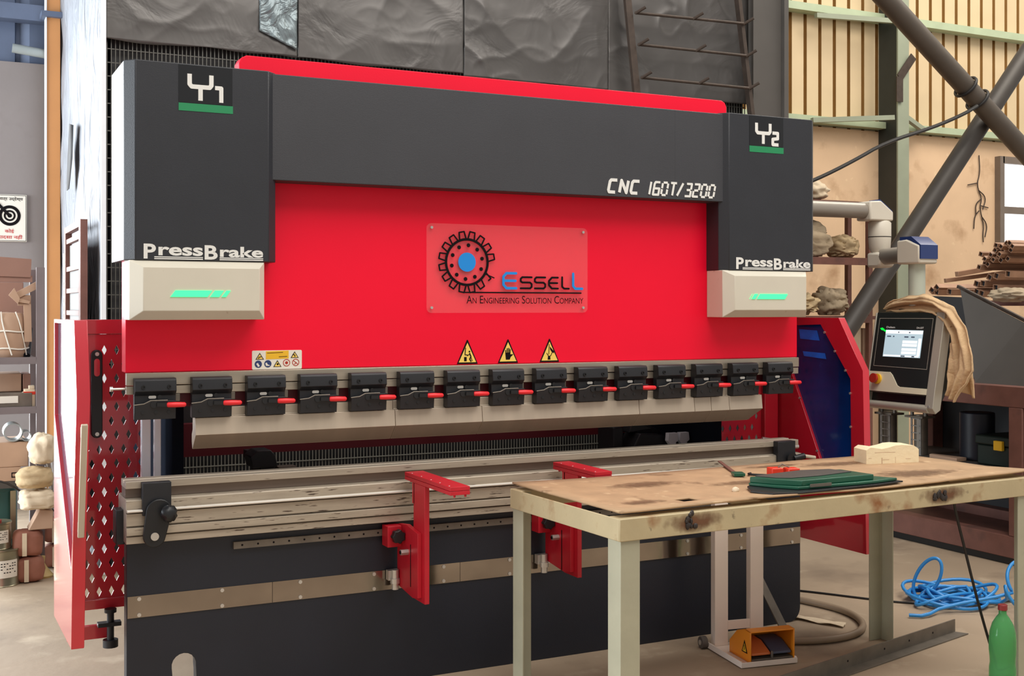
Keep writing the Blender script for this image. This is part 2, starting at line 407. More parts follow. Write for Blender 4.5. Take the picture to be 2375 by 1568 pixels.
# ------------------------------------------------------------------ setting
b = B(FLOOR); b.box(-9, 12, -7, 12, -.1, 0); struct(b.obj('floor'))
b = B(PLASTER); b.box(.3, 12, 5.2, 5.45, 0, 3.47); struct(b.obj('wall_back'))
b = B(PLASTL); b.box(-.55, .3, 5.2, 5.45, 0, 3.43); struct(b.obj('wall_back_left'))
b = B(PLASTL); b.box(-9, -3.9, 5.2, 5.45, 0, 5.2); struct(b.obj('wall_far_left'))
b = B(CLADB); b.box(-3.9, -.75, 5.2, 5.3, 4.3, 5.2); struct(b.obj('wall_gateway_header'))
def cladding(x0, x1, z0, z1, mats, name, pitch=.2):
    b = B(*mats); x = x0; P = []
    while x < x1:
        P += [(x, 5.24, 0), (x+.155, 5.24, 1), (x+.165, 5.275, 1), (x+.19, 5.275, 1), (x+pitch, 5.24, 0)]; x += pitch
    for i in range(len(P)-1):
        a, c = P[i], P[i+1]
        if abs(a[0]-c[0]) < 1e-6: continue
        b.m = 1 if (abs(a[1]-c[1]) > .01 or a[1] > 5.26) else 0
        b.add([(a[0],a[1],z0),(c[0],c[1],z0),(c[0],c[1],z1),(a[0],a[1],z1),(a[0],5.3,z0),(c[0],5.3,z0),(c[0],5.3,z1),(a[0],5.3,z1)],
              [(0,1,2,3),(5,4,7,6),(0,4,5,1),(3,2,6,7)])
    return b.obj(name, ang=20)
struct(cladding(.3, 12, 3.47, 6, (CLAD, CLADR), 'wall_upper'))
struct(cladding(-.74, .3, 3.43, 6, (CLADB, CLADB), 'wall_upper_left', .26))
b = B(GIRT); b.prism([(5.1,4.66),(5.24,4.66),(5.24,4.72),(5.1,4.74)], 'x', 5.3, 12); struct(b.obj('trim_1'))
b = B(GIRT); b.prism([(5.08,3.49),(5.24,3.49),(5.24,3.55),(5.08,3.56)], 'x', 5.3, 12); struct(b.obj('trim_2'))
b = B(CLADB); b.box(-.55, .25, 5.1, 5.24, 3.74, 3.86); struct(b.obj('trim_3'))
# window on the right
b = B(WFRAME)
b.box(10.5, 11.6, 5.12, 5.2, 3.22, 3.3); b.box(10.5, 11.6, 5.12, 5.2, 2.2, 2.25)
b.box(10.45, 10.52, 5.12, 5.2, 2.2, 3.3); b.box(11.55, 11.62, 5.12, 5.2, 2.2, 3.3)
b.box(10.52, 11.55, 5.13, 5.2, 2.64, 2.72); b.box(10.9, 10.96, 5.13, 5.2, 2.25, 3.22)
w = struct(b.obj('window_1'))
b = B(WINLIT); b.box(10.52, 11.55, 5.17, 5.195, 2.25, 3.22); b.obj('window_pane', w)

# ------------------------------------------------------------------ press brake
PB = thing('press_brake', (1.6, .5, 0), 'large red and charcoal hydraulic press brake filling the middle of the workshop', 'press brake')
b = B(RED); b.box(0, 3.2, .024, .12, 1.303, 2.2); ram = b.obj('ram', PB, bev=.003)
b = B(MAROON); b.box(.05, 3.15, .034, .07, 1.168, 1.3); b.obj('ram_tongue', PB)
b = B(CHAR); b.box(.5, 2.69, -.085, .02, 2.043, 2.455); b.obj('beam_cover', PB, bev=.003)
b = B(CHAR); b.box(2.40, 2.401, -.0853, -.0848, 2.12, 2.452); b.obj('cover_seam', PB)
rb = .03
b = B(RED); b.prism([(.434,2.3),(2.79,2.3),(2.79,2.546-rb),(2.79-.01,2.546-.01),(2.79-rb,2.546),(.434+rb,2.546),(.434+.01,2.546-.01),(.434,2.546-rb)], 'y', .05, .13)
b.obj('crown_bar', PB, bev=.003)

def cyl_cover(x0, x1, digit):
    c = .036; yf, yb = -.106, .245
    b = B(CHARY); b.prism([(x0,yb),(x0,yf+c),(x0+c,yf),(x1-c,yf),(x1,yf+c),(x1,yb)], 'z', 1.724, 2.46)
    co = b.obj('cylinder_cover', PB, bev=.003); co['label'] = 'charcoal %s cylinder cover' % digit
    return co
c1 = cyl_cover(-.0203, .547, 'Y1'); c2 = cyl_cover(2.653, 3.2203, 'Y2')
yb_ = -.1075
def badge(co, x0, kind):
    b = B(PATCH); b.box(x0, x0+.2, yb_, -.1062, 2.315, 2.455); b.use(GREENP); b.box(x0, x0+.202, yb_, -.1062, 2.284, 2.313)
    b.use(WHITEP); y = yb_-.001
    X = lambda u: x0+.04+u*.00053; Z = lambda v: 2.423-v*.00051
    b.stroke([(X(0),Z(0)),(X(0),Z(75)),(X(14),Z(92)),(X(140),Z(92)),(X(152),Z(75)),(X(152),Z(0))], .0165, y, rnd=False)
    b.stroke([(X(76),Z(92)),(X(76),Z(192))], .0165, y, rnd=False)
    if kind == 1: b.stroke([(X(178),Z(90)),(X(222),Z(90)),(X(222),Z(196))], .0155, y, rnd=False)
    else: b.stroke([(X(178),Z(84)),(X(238),Z(84)),(X(238),Z(134)),(X(182),Z(142)),(X(182),Z(192)),(X(246),Z(192))], .0155, y, rnd=False)
    b.obj('badge', co)
badge(c1, .171, 1); badge(c2, 2.806, 2)
def pb_logo(co, x0):
    b = B(WHITEP); y = yb_
    X = lambda u: x0+(u-1003)*.000529; Z = lambda v: 1.786-(v-375)*.000514
    b.text('P', X(1003), X(1086), Z(485), Z(378), y, .03)
    b.text('ress', X(1103), X(1410), Z(461), Z(398), y, .03)
    b.text('B', X(1422), X(1514), Z(485), Z(380), y, .03)
    b.text('rake', X(1530), X(1842), Z(465), Z(386), y, .03)
    for (a, c) in ((1075,1410),(1528,1842)):
        b.box(X(a), X(c), y, -.1062, Z(475), Z(468)); b.box(X(a), X(c), y, -.1062, Z(488), Z(480))
    b.obj('lettering', co)
pb_logo(c1, .045); pb_logo(c2, 2.728)

def indicator(x0, x1, l0, l1, rev):
    zb, zt = 1.503, 1.7235; yb, ym, yf = .023, -.10, -.135; e = .045
    b = B(CREAM)
    b.add([(x0,yb,zb),(x1,yb,zb),(x1,yb,zt),(x0,yb,zt),(x0,ym,zb),(x1,ym,zb),(x1,ym,zt),(x0,ym,zt),
           (x0+e,yf,zb+.034),(x1-e*.6,yf,zb+.034),(x1-e*.6,yf,zt-.026),(x0+e,yf,zt-.026)],
          [(3,2,1,0),(0,1,5,4),(1,2,6,5),(2,3,7,6),(3,0,4,7),(4,5,9,8),(5,6,10,9),(6,7,11,10),(7,4,8,11),(8,9,10,11)])
    o = b.obj('indicator_housing', PB, bev=.002, ang=15)
    b = B(LED); z0, z1 = 1.5885, 1.6125; L = l1-l0; s = .018
    def par(a, c): b.prism([(a,z0),(c-s,z0),(c,z1),(a+s,z1)], 'y', yf-.003, yf+.002)
    cut = [(0,.69),(.70,.885),(.895,1.0)] if not rev else [(0,.08),(.1,.22),(.24,1.0)]
    for a, c in cut: par(l0+a*L-(0 if a == 0 else s*.6), l0+c*L)
    b.obj('green_light_bar', o)
indicator(-.005, .495, .136, .358, False); indicator(2.655, 3.15, 2.784, 3.009, True)

# model lettering on the cover (segment style)
b = B(WHITEP); y = -.0875
def seg(chars, x, z0, h, w, gap, t):
    for ch in chars:
        P = {'C': [[(1,1),(.15,1),(0,.85),(0,.15),(.15,0),(1,0)]], 'N': [[(0,0),(0,1),(1,0),(1,1)]],
             '1': [[(.6,0),(.6,1)]], '6': [[(1,1),(.15,1),(0,.85),(0,0),(1,0),(1,.5),(.1,.5)]],
             '0': [[(0,.06),(0,.46)],[(0,.54),(0,.94)],[(1,.06),(1,.46)],[(1,.54),(1,.94)],[(.12,1),(.88,1)],[(.12,0),(.88,0)]],
             'T': [[(0,1),(1.1,1)],[(.6,0),(.6,1)]], '/': [[(.0,0),(.8,1.02)]],
             '3': [[(.05,1),(1,1),(1,.55)],[(.2,.5),(.9,.5)],[(1,.45),(1,0),(0,0)]],
             '2': [[(.05,1),(1,1),(1,.55)],[(.12,.5),(.88,.5)],[(0,.45),(0,0),(1,0)]], ' ': []}[ch]
        for pl in P:
            sl = .012
            b.stroke([(x+u*w+(v-.5)*sl, z0+v*h) for u, v in pl], t, y, rnd=False)
        x += w*(.55 if ch == '1' else .95 if ch == '/' else 1)+gap
        if ch == '1': x += .006
seg('CNC', 2.048, 2.063, .054, .036, .0225, .014)
b.obj('model_lettering', PB); b = B(WHITEP)
seg('160T/3200', 2.247, 2.061, .057, .029, .0148, .0102)
b.obj('model_lettering', PB)

# nameplate
NPo = None
b = B(ACRYL)
def rrect(x0, x1, z0, z1, r, n=4):
    P = []
    for cx, cz, a0 in ((x1-r,z1-r,0),(x0+r,z1-r,90),(x0+r,z0+r,180),(x1-r,z0+r,270)):
        for i in range(n+1):
            a = R(a0+90*i/n); P.append((cx+r*math.cos(a), cz+r*math.sin(a)))
    return P
b.prism(rrect(1.215, 1.995, 1.526, 1.905, .022), 'y', .012, .017)
NP = b.obj('nameplate', PB); NP['label'] = 'clear acrylic nameplate with black gear logo'
b = B(ZINC)
for x, z in ((1.238,1.887),(1.973,1.887),(1.238,1.548),(1.973,1.548)): b.cyl((x,.011,z),(x,.0185,z),.006)
pieces(b, 'plate_screw', NP)
b = B(PRINT); y = .0105; cx, cz = 1.4, 1.743; q = lambda a, r: (cx+r*math.cos(a), cz+r*math.sin(a))
b.annulus((cx,cz), .092, .103, y)
for i in range(16):
    a = 2*math.pi*(i+.5)/16
    if i == 14: b.stroke([q(a+.13,.1), q(a+.04,.132), q(a-.06,.128)], .0065, y); continue
    if i == 15: continue
    b.stroke([q(a-.15,.101), q(a-.09,.131), q(a+.09,.131), q(a+.15,.101)], .0065, y)
for i in range(10): b.disc(q(2*math.pi*(i+.35)/10, .0725), .0085, y)
b.stroke([(1.392,1.6135),(1.96,1.6135)], .006, y)
b.stroke([q(R(-30),.1),(cx+.128,cz-.066)], .005, y)
X = lambda u: 1.568+(u-1085)*.000561; Z = lambda v: 1.629+(652-v)*.00049
def sS(u0, u1): b.stroke([(X(u1),Z(545)),(X(u0+14),Z(545)),(X(u0),Z(560)),(X(u0),Z(580)),(X(u0+14),Z(592)),(X(u1-14),Z(592)),(X(u1),Z(606)),(X(u1),Z(630)),(X(u1-14),Z(644)),(X(u0),Z(644))], .0085, y)
sS(1244, 1340); sS(1368, 1460)
def sE(u0, u1, top, w): b.stroke([(X(u1),Z(top)),(X(u0+26),Z(top)),(X(u0),Z(top+30)),(X(u0),Z(644-30)),(X(u0+26),Z(644)),(X(u1),Z(644))], w, y); b.stroke([(X(u0+4),Z((top+644)/2)),(X(u1-6),Z((top+644)/2))], w, y)
sE(1494, 1574, 545, .0085)
b.stroke([(X(1612),Z(541)),(X(1612),Z(626)),(X(1630),Z(644)),(X(1672),Z(644))], .0085, y)
b.text('An Engineering Solution Company', 1.398, 1.972, 1.566, 1.6, y+.001, 0, .74)
b.obj('gear_logo', NP)
b = B(BLUEP); b.disc((cx,cz), .041, y, n=36); b.obj('blue_hub', NP); b = B(BLUEP); sE(1094, 1204, 511, .0115); b.obj('blue_letter', NP); b = B(BLUEP)
b.stroke([(X(1712),Z(508)),(X(1712),Z(620)),(X(1732),Z(644)),(X(1794),Z(644))], .0115, y); b.obj('blue_letter', NP)

# warning triangles
def tri_sign(xc, kind):
    b = B(PRINT); z0, z1 = 1.307, 1.41; hw = .049; y = .0225
    b.prism([(xc-hw,z0),(xc+hw,z0),(xc+.002,z1),(xc-.002,z1)], 'y', y, .0238)
    b.use(YELP); b.prism([(xc-hw*.83,z0+.007),(xc+hw*.83,z0+.007),(xc,z1-.012)], 'y', y-.0008, y)
    b.use(PRINT); y -= .0016
    if kind == 0:
        b.stroke([(xc-.009,1.375),(xc-.012,1.347),(xc+.002,1.345)], .0035, y); b.prism([(xc-.016,1.319),(xc-.004,1.319),(xc-.004,1.337),(xc-.016,1.337)], 'y', y, y+.001)
        b.disc((xc+.009,1.36), .0038, y); b.stroke([(xc+.01,1.352),(xc+.016,1.338),(xc+.01,1.328),(xc+.016,1.318)], .005, y); b.stroke([(xc+.01,1.35),(xc,1.342)], .003, y); b.stroke([(xc+.016,1.336),(xc+.022,1.32)], .003, y)
    elif kind == 1:
        b.prism([(xc-.014,1.352),(xc-.011,1.322),(xc+.008,1.322),(xc+.012,1.333),(xc+.026,1.345),(xc+.011,1.345),(xc+.01,1.353)], 'y', y, y+.001)
        for k, (dx, h) in enumerate(((-.011,1.362),(-.004,1.37),(.003,1.371),(.009,1.366))): b.stroke([(xc+dx,1.35),(xc+dx*1.05,h)], .0042, y)
    else:
        b.stroke([(xc-.002,1.386),(xc-.004,1.342)], .003, y); b.prism([(xc+.001,1.376),(xc+.022,1.354),(xc+.022,1.346),(xc+.012,1.35),(xc+.002,1.364)], 'y', y, y+.001)
        b.stroke([(xc-.014,1.346),(xc-.004,1.332),(xc+.006,1.336),(xc+.012,1.348)], .003, y); b.prism([(xc-.01,1.318),(xc+.004,1.318),(xc+.003,1.334),(xc-.008,1.334)], 'y', y, y+.001)
    b.obj('warning_sticker', PB)
tri_sign(1.407, 0); tri_sign(1.601, 1); tri_sign(1.806, 2)
# safety label
b = B(PAPER); b.prism(rrect(.478, .679, 1.304, 1.379, .005), 'y', .0222, .0238)
X = lambda u: .478+(u-90)*.0000955; Z = lambda v: 1.304+(1150-v)*.0000855
y = .0215
b.use(PRINT)
def wtri(u, v0, v1, hw):
    b.use(EDGE); b.prism([(X(u-hw),Z(v1)),(X(u+hw),Z(v1)),(X(u),Z(v0))], 'y', y, y+.0006)
    b.use(YELP); b.prism([(X(u-hw*.7),Z(v1-28)),(X(u+hw*.7),Z(v1-28)),(X(u),Z(v0+70))], 'y', y-.0005, y)
    b.use(PRINT)
wtri(410, 370, 690, 180); wtri(1885, 330, 640, 175); wtri(1150, 725, 1045, 175)
b.use(YEL); b.prism([(X(665),Z(685)),(X(1630),Z(665)),(X(1630),Z(290)),(X(665),Z(310))], 'y', y, y+.0006)
b.use(NAVYC)
b.disc((X(350),Z(900)), .0145, y, n=20); b.disc((X(750),Z(890)), .0145, y, n=20)
b.use(PAPER); b.prism([(X(260),Z(880)),(X(330),Z(840)),(X(410),Z(990)),(X(340),Z(1030))], 'y', y-.0005, y)
b.prism([(X(640),Z(860)),(X(700),Z(830)),(X(740),Z(920)),(X(830),Z(960)),(X(820),Z(985)),(X(670),Z(985))], 'y', y-.0005, y)
b.use(ESTOP); b.annulus((X(1540),Z(860)), .0118, .0145, y, n=24); b.disc((X(1540),Z(860)), .006, y, n=14); b.annulus((X(1930),Z(850)), .0118, .0145, y, n=24)
b.stroke([(X(1830),Z(760)),(X(2030),Z(940))], .0026, y); b.stroke([(X(1880),Z(930)),(X(1960),Z(860))], .003, y)
b.use(PRINT); y -= .001
b.stroke([(X(360),Z(640)),(X(370),Z(580)),(X(460),Z(560))], .003, y); b.stroke([(X(1810),Z(470)),(X(1890),Z(510)),(X(1895),Z(580))], .003, y); b.disc((X(1160),Z(915)), .004, y)
b.stroke([(X(720),Z(390)),(X(1380),Z(370))], .0015, y); b.stroke([(X(1220),Z(570)),(X(1560),Z(560))], .0015, y)
o = b.obj('safety_label', PB); o['label'] = 'white safety label with warning pictograms'

# clamp rail and quick clamps
b = B(STEEL); b.box(0, 3.19, -.002, .03, 1.256, 1.3025); b.box(0, 3.19, .002, .03, 1.222, 1.253); b.obj('clamp_rail', PB, bev=.0015)
b = B(DULL)
for i in range(15):
    x = .175+i*.2102
    if i < 14: b.box(x+.002, x+.022, .003, .03, 1.192, 1.221)
pieces(b, 'wedge_block', PB, bev=.0015)
def clamp():
    xa, xb = .02, .175
    b = B(BLACK)
    b.prism([(-.001,1.284),(-.036,1.284),(-.044,1.276),(-.048,1.236),(-.03,1.219),(-.03,1.131),(-.001,1.131)], 'x', xa+.004, xb)
    P = [(xa,1.131),(xb-.004,1.131),(xb-.004,1.2),(xa+.12,1.2),(xa+.058,1.2),(xa+.034,1.189),(xa,1.186)]
    b.add([(x,-.058 if z > 1.16 else -.05,z) for x, z in P]+[(x,-.031,z) for x, z in P],
          [tuple(range(7)), tuple(range(13,6,-1))]+[(i,7+i,7+(i+1)%7,(i+1)%7) for i in range(7)])
    o = b.obj('tool_clamp', PB, bev=.0015)
    b = B(DULL); b.tube([(xa-.002,-.057,1.1865),(xa+.034,-.057,1.19),(xa+.058,-.057,1.2015),(xa+.12,-.057,1.2015)], .0022, 6); b.obj('leaf_spring', o)
    b = B(ZINC); b.prism(rrect(xa+.054, xa+.082, 1.2075, 1.2185, .005), 'y', -.035, -.03); b.obj('release_button', o)
    b = B(BLACKP); b.cyl((xa+.095,-.036,1.212),(xa+.095,-.03,1.212), .009)
    for dx in (.034, .128): b.lathe([(0,0),(.0035,0),(.0045,-.004),(.0075,-.004),(.0075,.008)], (0,0,0), 12)
    k = 14; m = len(b.v)-2*60
    for j, dx in enumerate((.034, .128)):
        for i in range(60): p = b.v[m+j*60+i]; b.v[m+j*60+i] = Vector((xa+dx+p.x, -.0475+p.z, 1.252+p.y))
    for dx in (.03, .078, .125): b.cyl((xa+dx,-.0555,1.158),(xa+dx,-.05,1.158), .0065, 12)
    pieces(b, 'socket_bolt', o)
    b = B(BLACKP); b.cyl((xa+.07,-.06,1.187),(xa+.07,-.054,1.187), .013, 16); b.beam((xa+.08,-.064,1.1865),(xa+.122,-.066,1.185), .006, .014)
    lv = b.obj('lever', o)
    b = B(LEVER); b.lathe([(0,0),(.006,0),(.0095,.005),(.0102,.03),(.009,.066),(.005,.071),(0,.071)], (0,0,0), 14)
    M = Matrix.Translation((xa+.115,-.066,1.185)) @ Matrix.Rotation(R(91), 4, 'Y')
    b.v = [M @ p for p in b.v]; g = b.obj('lever_grip', lv); g['label'] = 'red lever grip'
    return o
cl = clamp()
for i in range(1, 15):
    c = copy_tree(cl, (0,0,0), PB); c.location.x += .2102*i

# bed, die holder, strips
bx = []
r = .07
b = B(NAVY)
def arc(cx, cz, r, a0, a1, n=8): return [(cx+r*math.cos(R(a0+(a1-a0)*i/n)), cz+r*math.sin(R(a0+(a1-a0)*i/n))) for i in range(n+1)]
P = [(0,.671)]+arc(r, r, r, 180, 270)+[(.165,0),(.168,.15)]+arc(.211, .183, .046, 190, -10, 10)+[(.258,.15),(.262,0)]+arc(3.2-r, r, r, 270, 360)+[(3.2,.671)]
b.prism(P, 'y', 0, .06); bed = b.obj('bed', PB, bev=.002)
b = B(NAVY); b.box(.1, 3.1, .06, .1, .35, .67); b.obj('bed_stiffener', PB)
b = B(MIRROR)
for x0, x1 in ((.003,.5515),(.5535,1.36),(1.362,2.2),(2.202,3.197)): b.box(x0, x1, -.004, 0, .385, .466)
st = pieces(b, 'stainless_strip', PB)[0]
b = B(ZINC)
x = .045
while x < 3.2:
    for z in (.455, .395): b.cyl((x,-.0075,z),(x,-.004,z), .0075, 10)
    x += .31
pieces(b, 'strip_bolt', st)
b = B(DULL); b.box(.397, 2.75, -.017, 0, .612, .639); b.use(PRINT)
x = .43
while x < 2.74: b.cyl((x,-.0175,.6255),(x,-.0168,.6255), .0042, 8); x += .062
b.obj('linear_rail', PB)
b = B(DIEH); b.prism([(.15,.836),(-.012,.836),(-.04,.834),(-.045,.83),(-.045,.798),(-.052,.7975),(-.052,.789),(-.034,.7885),(-.034,.784),(-.05,.783),(-.05,.738),(-.034,.737),(-.034,.732),(-.058,.7315),(-.058,.704),(-.036,.7035),(-.036,.698),(-.05,.6975),(-.05,.6715),(.15,.6715)], 'x', -.008, 3.175)
hd = b.obj('die_holder', PB, bev=.001, ang=25)
b = B(mat('lit_ledge_steel', (236, 232, 224), .3, .2, var=.06, vs=6, streak=(.4, 4, 4))); b.prism([(-.0525,.7985),(-.0525,.7895),(-.062,.7895),(-.066,.793),(-.066,.796)], 'x', -.006, 3.173); b.obj('ledge_highlight_strip', hd)  # near-white colour paints the light caught along the ledge edge
b = B(DIE); b.prism([(.09,.9),(.05,.9),(.035,.882),(.02,.9),(-.022,.9),(-.024,.898),(-.024,.873),(.09,.873)], 'x', -.006, 3.168)
b.use(mat('shaded_die_neck_steel', (120, 106, 96), .5, .4, var=.15, vs=8, streak=(.5, 8, 8))); b.prism([(.085,.873),(-.002,.873),(-.002,.8365),(.085,.8365)], 'x', -.005, 3.167)  # neck colour darkened to paint in the shade of the recess
tag(b.obj('bottom_die', bev=.001, ang=25), 'long grey steel die lying along the top of the press brake bed', 'die')

# die end clamps
b = B(BLACK); b.box(.048, .152, -.067, -.023, .775, .897); k = b.obj('die_clamp', PB, bev=.002)
b = B(BLACKP)
pl = arc(.105, .79, .047, -8, 172, 10)+arc(.088, .7, .041, 172, 352, 10)
b.prism(pl, 'y', -.085, -.068); b.obj('clamp_plate', k, bev=.003)
b = B(ZINC); b.cyl((.088,-.092,.7),(.088,-.085,.7), .015, 18); b.obj('pivot_bolt', k)
b = B(BLACKP); b.blob((.135,-.11,.785), (.03,.026,.032), .25, 4, 2, 16, 10); b.obj('clamp_knob', k)
b = B(BLACK); b.box(3.014, 3.12, -.06, -.023, .79, .9); k = b.obj('die_clamp', PB, bev=.002)
b = B(BLACKP); b.cyl((3.09,-.075,.815),(3.09,-.06,.815), .03, 16); b.cyl((3.1,-.07,.815),(3.16,-.075,.825), .016, 12); b.obj('clamp_knob', k)
b = B(HANDLE); b.cyl((3.16,-.075,.825),(3.22,-.085,.815), .009, 12); b.obj('clamp_lever', k)
b = B(ZINC); b.cyl((3.168,.02,.86),(3.2,.02,.86), .012, 10); b.cyl((3.2,.3,.86),(3.26,.28,.85), .02, 12); pieces(b, 'end_screw', PB)
b = B(ZINC); b.cyl((-.05,.03,1.243),(0,.03,1.243), .005, 8); b.cyl((-.055,.03,1.243),(-.045,.03,1.243), .01, 8); b.obj('end_screw', PB)
b = B(BLACK); b.box(-.035, -.003, .02, .1, .66, .79); b.obj('end_bracket', PB, bev=.003)

# inner frames, guides, back gauge, rear beam, rear mesh
for x in (.222, 2.9):
    b = B(mat('matte_black_frame', (24, 27, 34), .9, var=.1, spec=0)); b.prism([(.27,.36),(.27,.5),(.3,.62),(.3,2.3),(1.33,2.3),(1.33,.36)], 'x', x, x+.045); b.obj('side_frame', PB)
for x0, x1 in ((.1,.136),(.15,.176)):
    b = B(SILVER); b.box(x0, x1, .29, .32, .6, 1.7); b.obj('guide_bar', PB, bev=.004)
b = B(MAROON); b.box(.28, 2.89, 1.05, 1.12, .846, 1.0); b.obj('rear_beam', PB)
b = B(MAROON); b.cyl((1.72,1.0,.9),(1.72,1.0,1.02), .015); b.obj('rear_stud', PB)
b = B(DARKBACK); b.box(.28, 2.89, 1.3, 1.31, .36, 2.2); b.obj('rear_panel', PB)
b = B(WIREL)
for k in range(150):
    x = .29+k*.0172; b.box(x, x+.004, 1.272, 1.276, .55, .9)
for z in (.6, .7, .765, .83): b.box(.285, 2.88, 1.268, 1.272, z, z+.005)
b.obj('rear_mesh', PB)
b = B(NAVY); b.box(.28, 2.89, .7, .78, .62, .7); b.obj('gauge_beam', PB)
def finger(x, y):
    b = B(BLACK); b.prism([(x-.06,.85),(x-.07,.9),(x-.04,.925),(x+.02,.925),(x+.04,.9),(x+.05,.85)], 'y', y, y+.12); b.box(x-.03, x+.05, y+.12, y+.3, .86, .9)
    b.prism([(x-.02,.70),(x+.09,.70),(x+.1,.83),(x+.03,.85),(x-.02,.85)], 'y', y+.03, y+.2)
    o = b.obj('gauge_finger', PB, bev=.004)
    b = B(DULL); b.box(x+.05, x+.13, y-.02, y+.05, .838, .85); b.obj('finger_tip', o)
finger(.66, .5)
b = B(BLACK)
b.box(2.5, 2.56, .62, .78, .72, .93); b.prism([(2.56,.8),(2.62,.9),(2.75,.89),(2.86,.84),(2.88,.8)], 'y', .55, .7)
b.prism([(2.7,.87),(2.72,.91),(2.8,.915),(2.86,.885),(2.86,.86)], 'y', .72, .84); b.box(2.56, 2.88, .6, .68, .72, .8)
b.box(2.88, 2.99, .6, .72, .8, .88); b.prism([(2.58,.9),(2.60,.945),(2.66,.95),(2.70,.93),(2.75,.915)], 'y', .6, .68); b.obj('gauge_finger', PB, bev=.006)
b = B(SILVER)
for x in (2.76, 2.83): b.prism([(x,.9),(x+.055,.9),(x+.06,.86),(x+.045,.85),(x+.045,.82),(x+.06,.81),(x+.005,.81),(x+.012,.84),(x-.004,.86)], 'y', .5, .53)
pieces(b, 'gauge_tip', PB, bev=.002)

# side guards
def perforated(x0, x1, y, z0, z1, name, solids=()):
    """sheet with staggered diamond holes cut right through"""
    b = B(DRED); cw, chh = .048, .058; nr = int((z1-z0)/chh); dw, dh = .0095, .02; yb = y+.003
    def rect(xa, xb, za, zb):
        for yy in (y, yb): b.add([(xa,yy,za),(xb,yy,za),(xb,yy,zb),(xa,yy,zb)], [(0,1,2,3)])
    rect(x0, x1, z0+nr*chh, z1)
    for j in range(nr):
        za, zb = z0+j*chh, z0+(j+1)*chh; zc = (za+zb)/2; x = x0+(cw/2 if j % 2 else .004)
        if x > x0: rect(x0, x, za, zb)
        while x+cw <= x1+1e-6:
            xc = x+cw/2
            if any(a < xc < c and e < zc < f for a, c, e, f in solids): rect(x, x+cw, za, zb)
            else:
                F = [(x,za),(x+cw,za),(x+cw,zb),(x,zb),(xc-dw,zc),(xc,zc-dh),(xc+dw,zc),(xc,zc+dh)]
                T = [(0,1,5),(0,5,4),(1,2,6),(1,6,5),(2,3,7),(2,7,6),(3,0,4),(3,4,7)]
                b.add([(p,y,q) for p, q in F]+[(p,yb,q) for p, q in F],
                      T+[tuple(i+8 for i in t) for t in T]+[(4,5,13,12),(5,6,14,13),(6,7,15,14),(7,4,12,15)])
            x += cw
        if x < x1: rect(x, x1, za, zb)
    return b.obj(name, PB, ang=20)
perforated(-.163, .16, .47, .36, 1.44, 'perforated_panel', [(-.1,-.02,1.0,1.4)])
b = B(DRED); b.box(-.163, .16, .46, .485, 1.441, 1.5); b.box(-.163, .16, .46, .485, .32, .359); pieces(b, 'panel_rail', PB, bev=.002)
b = B(DRED); b.box(-.163, .0, .46, .485, .2, .255); b.obj('guard_rail', PB, bev=.002)
b = B(BLACKP); b.prism(arc(-.05, 1.355, .022, 0, 180)+arc(-.05, 1.04, .022, 180, 360), 'y', .45, .467); o = b.obj('latch_slot', PB, bev=.003)
b = B(DRED); b.prism(arc(-.05, 1.33, .011, 0, 180)+arc(-.05, 1.28, .011, 180, 360), 'y', .446, .452); b.obj('slot_insert', o)
b = B(ZINC); b.cyl((-.05,.44,1.36),(-.05,.452,1.36), .008); b.cyl((-.05,.44,1.035),(-.05,.452,1.035), .008); pieces(b, 'slot_bolt', o)
b = B(BLACK); b.cyl((.0,.43,.17),(.0,.43,.2), .03); b.cyl((.0,.43,.2),(.0,.43,.31), .014); b.box(-.05, .04, .41, .45, .256, .272); b.cyl((0,.43,.31),(0,.43,.325), .024, 12); b.obj('stop_bolt', PB)
def side_guard(x0, x1, outer, inner, name):
    b = B(DRED); b.ring(outer, inner, 'x', x0, x1); return b.obj(name, PB, bev=.002)
OL = [(-.24,1.505),(-.32,1.24),(-.2,.72),(-.15,.335),(.485,.305),(.485,1.503)]
IL = [(-.225,1.49),(-.303,1.236),(-.185,.72),(-.14,.62),(.465,1.12),(.465,1.488)]
g = side_guard(-.21, -.166, OL, IL, 'side_guard')
b = B(mat('pale_guard_acrylic', (150, 176, 206), .1, var=0, alpha=.5, coat=1)); b.prism(IL, 'x', -.196, -.19); b.obj('guard_window', g)
b = B(HANDLE); b.beam((-.186,-.335,1.15),(-.186,-.225,.745), .022, .014); b.box(-.196, -.176, -.325, -.30, 1.1, 1.14); b.box(-.196, -.176, -.23, -.2, .76, .8); b.obj('door_handle', g, bev=.003)
OR_ = [(-.017,1.497),(-.188,1.239),(-.212,.345),(.49,.345),(.49,1.497)]
IR_ = [(.118,1.462),(-.1,1.195),(-.109,.72),(.085,.70),(.47,1.45)]
g = side_guard(3.43, 3.47, OR_, IR_, 'side_guard')
b = B(BLUEW); b.prism(IR_, 'x', 3.446, 3.45); wd = b.obj('guard_window', g)
b = B(ZINC)
for i in range(5):
    a, c = IR_[i], IR_[(i+1)%5]
    for t in ((.15,.5,.85) if i < 4 else ()):
        b.cyl((3.425,a[0]+(c[0]-a[0])*t,a[1]+(c[1]-a[1])*t),(3.432,a[0]+(c[0]-a[0])*t,a[1]+(c[1]-a[1])*t), .006, 8)
pieces(b, 'window_bolt', wd)
b = B(mat('bright_blue_tint', (26, 104, 220), .2, var=.25, vs=14, bump=.3, bs=20)); b.prism([(.16,1.43),(.30,1.435),(.29,1.385),(.14,1.378)], 'x', 3.4435, 3.4445); b.prism([(.10,1.315),(.27,1.32),(.26,1.295),(.09,1.285)], 'x', 3.4435, 3.4445); pieces(b, 'blue_patch', wd)  # brighter blue patches set over the window
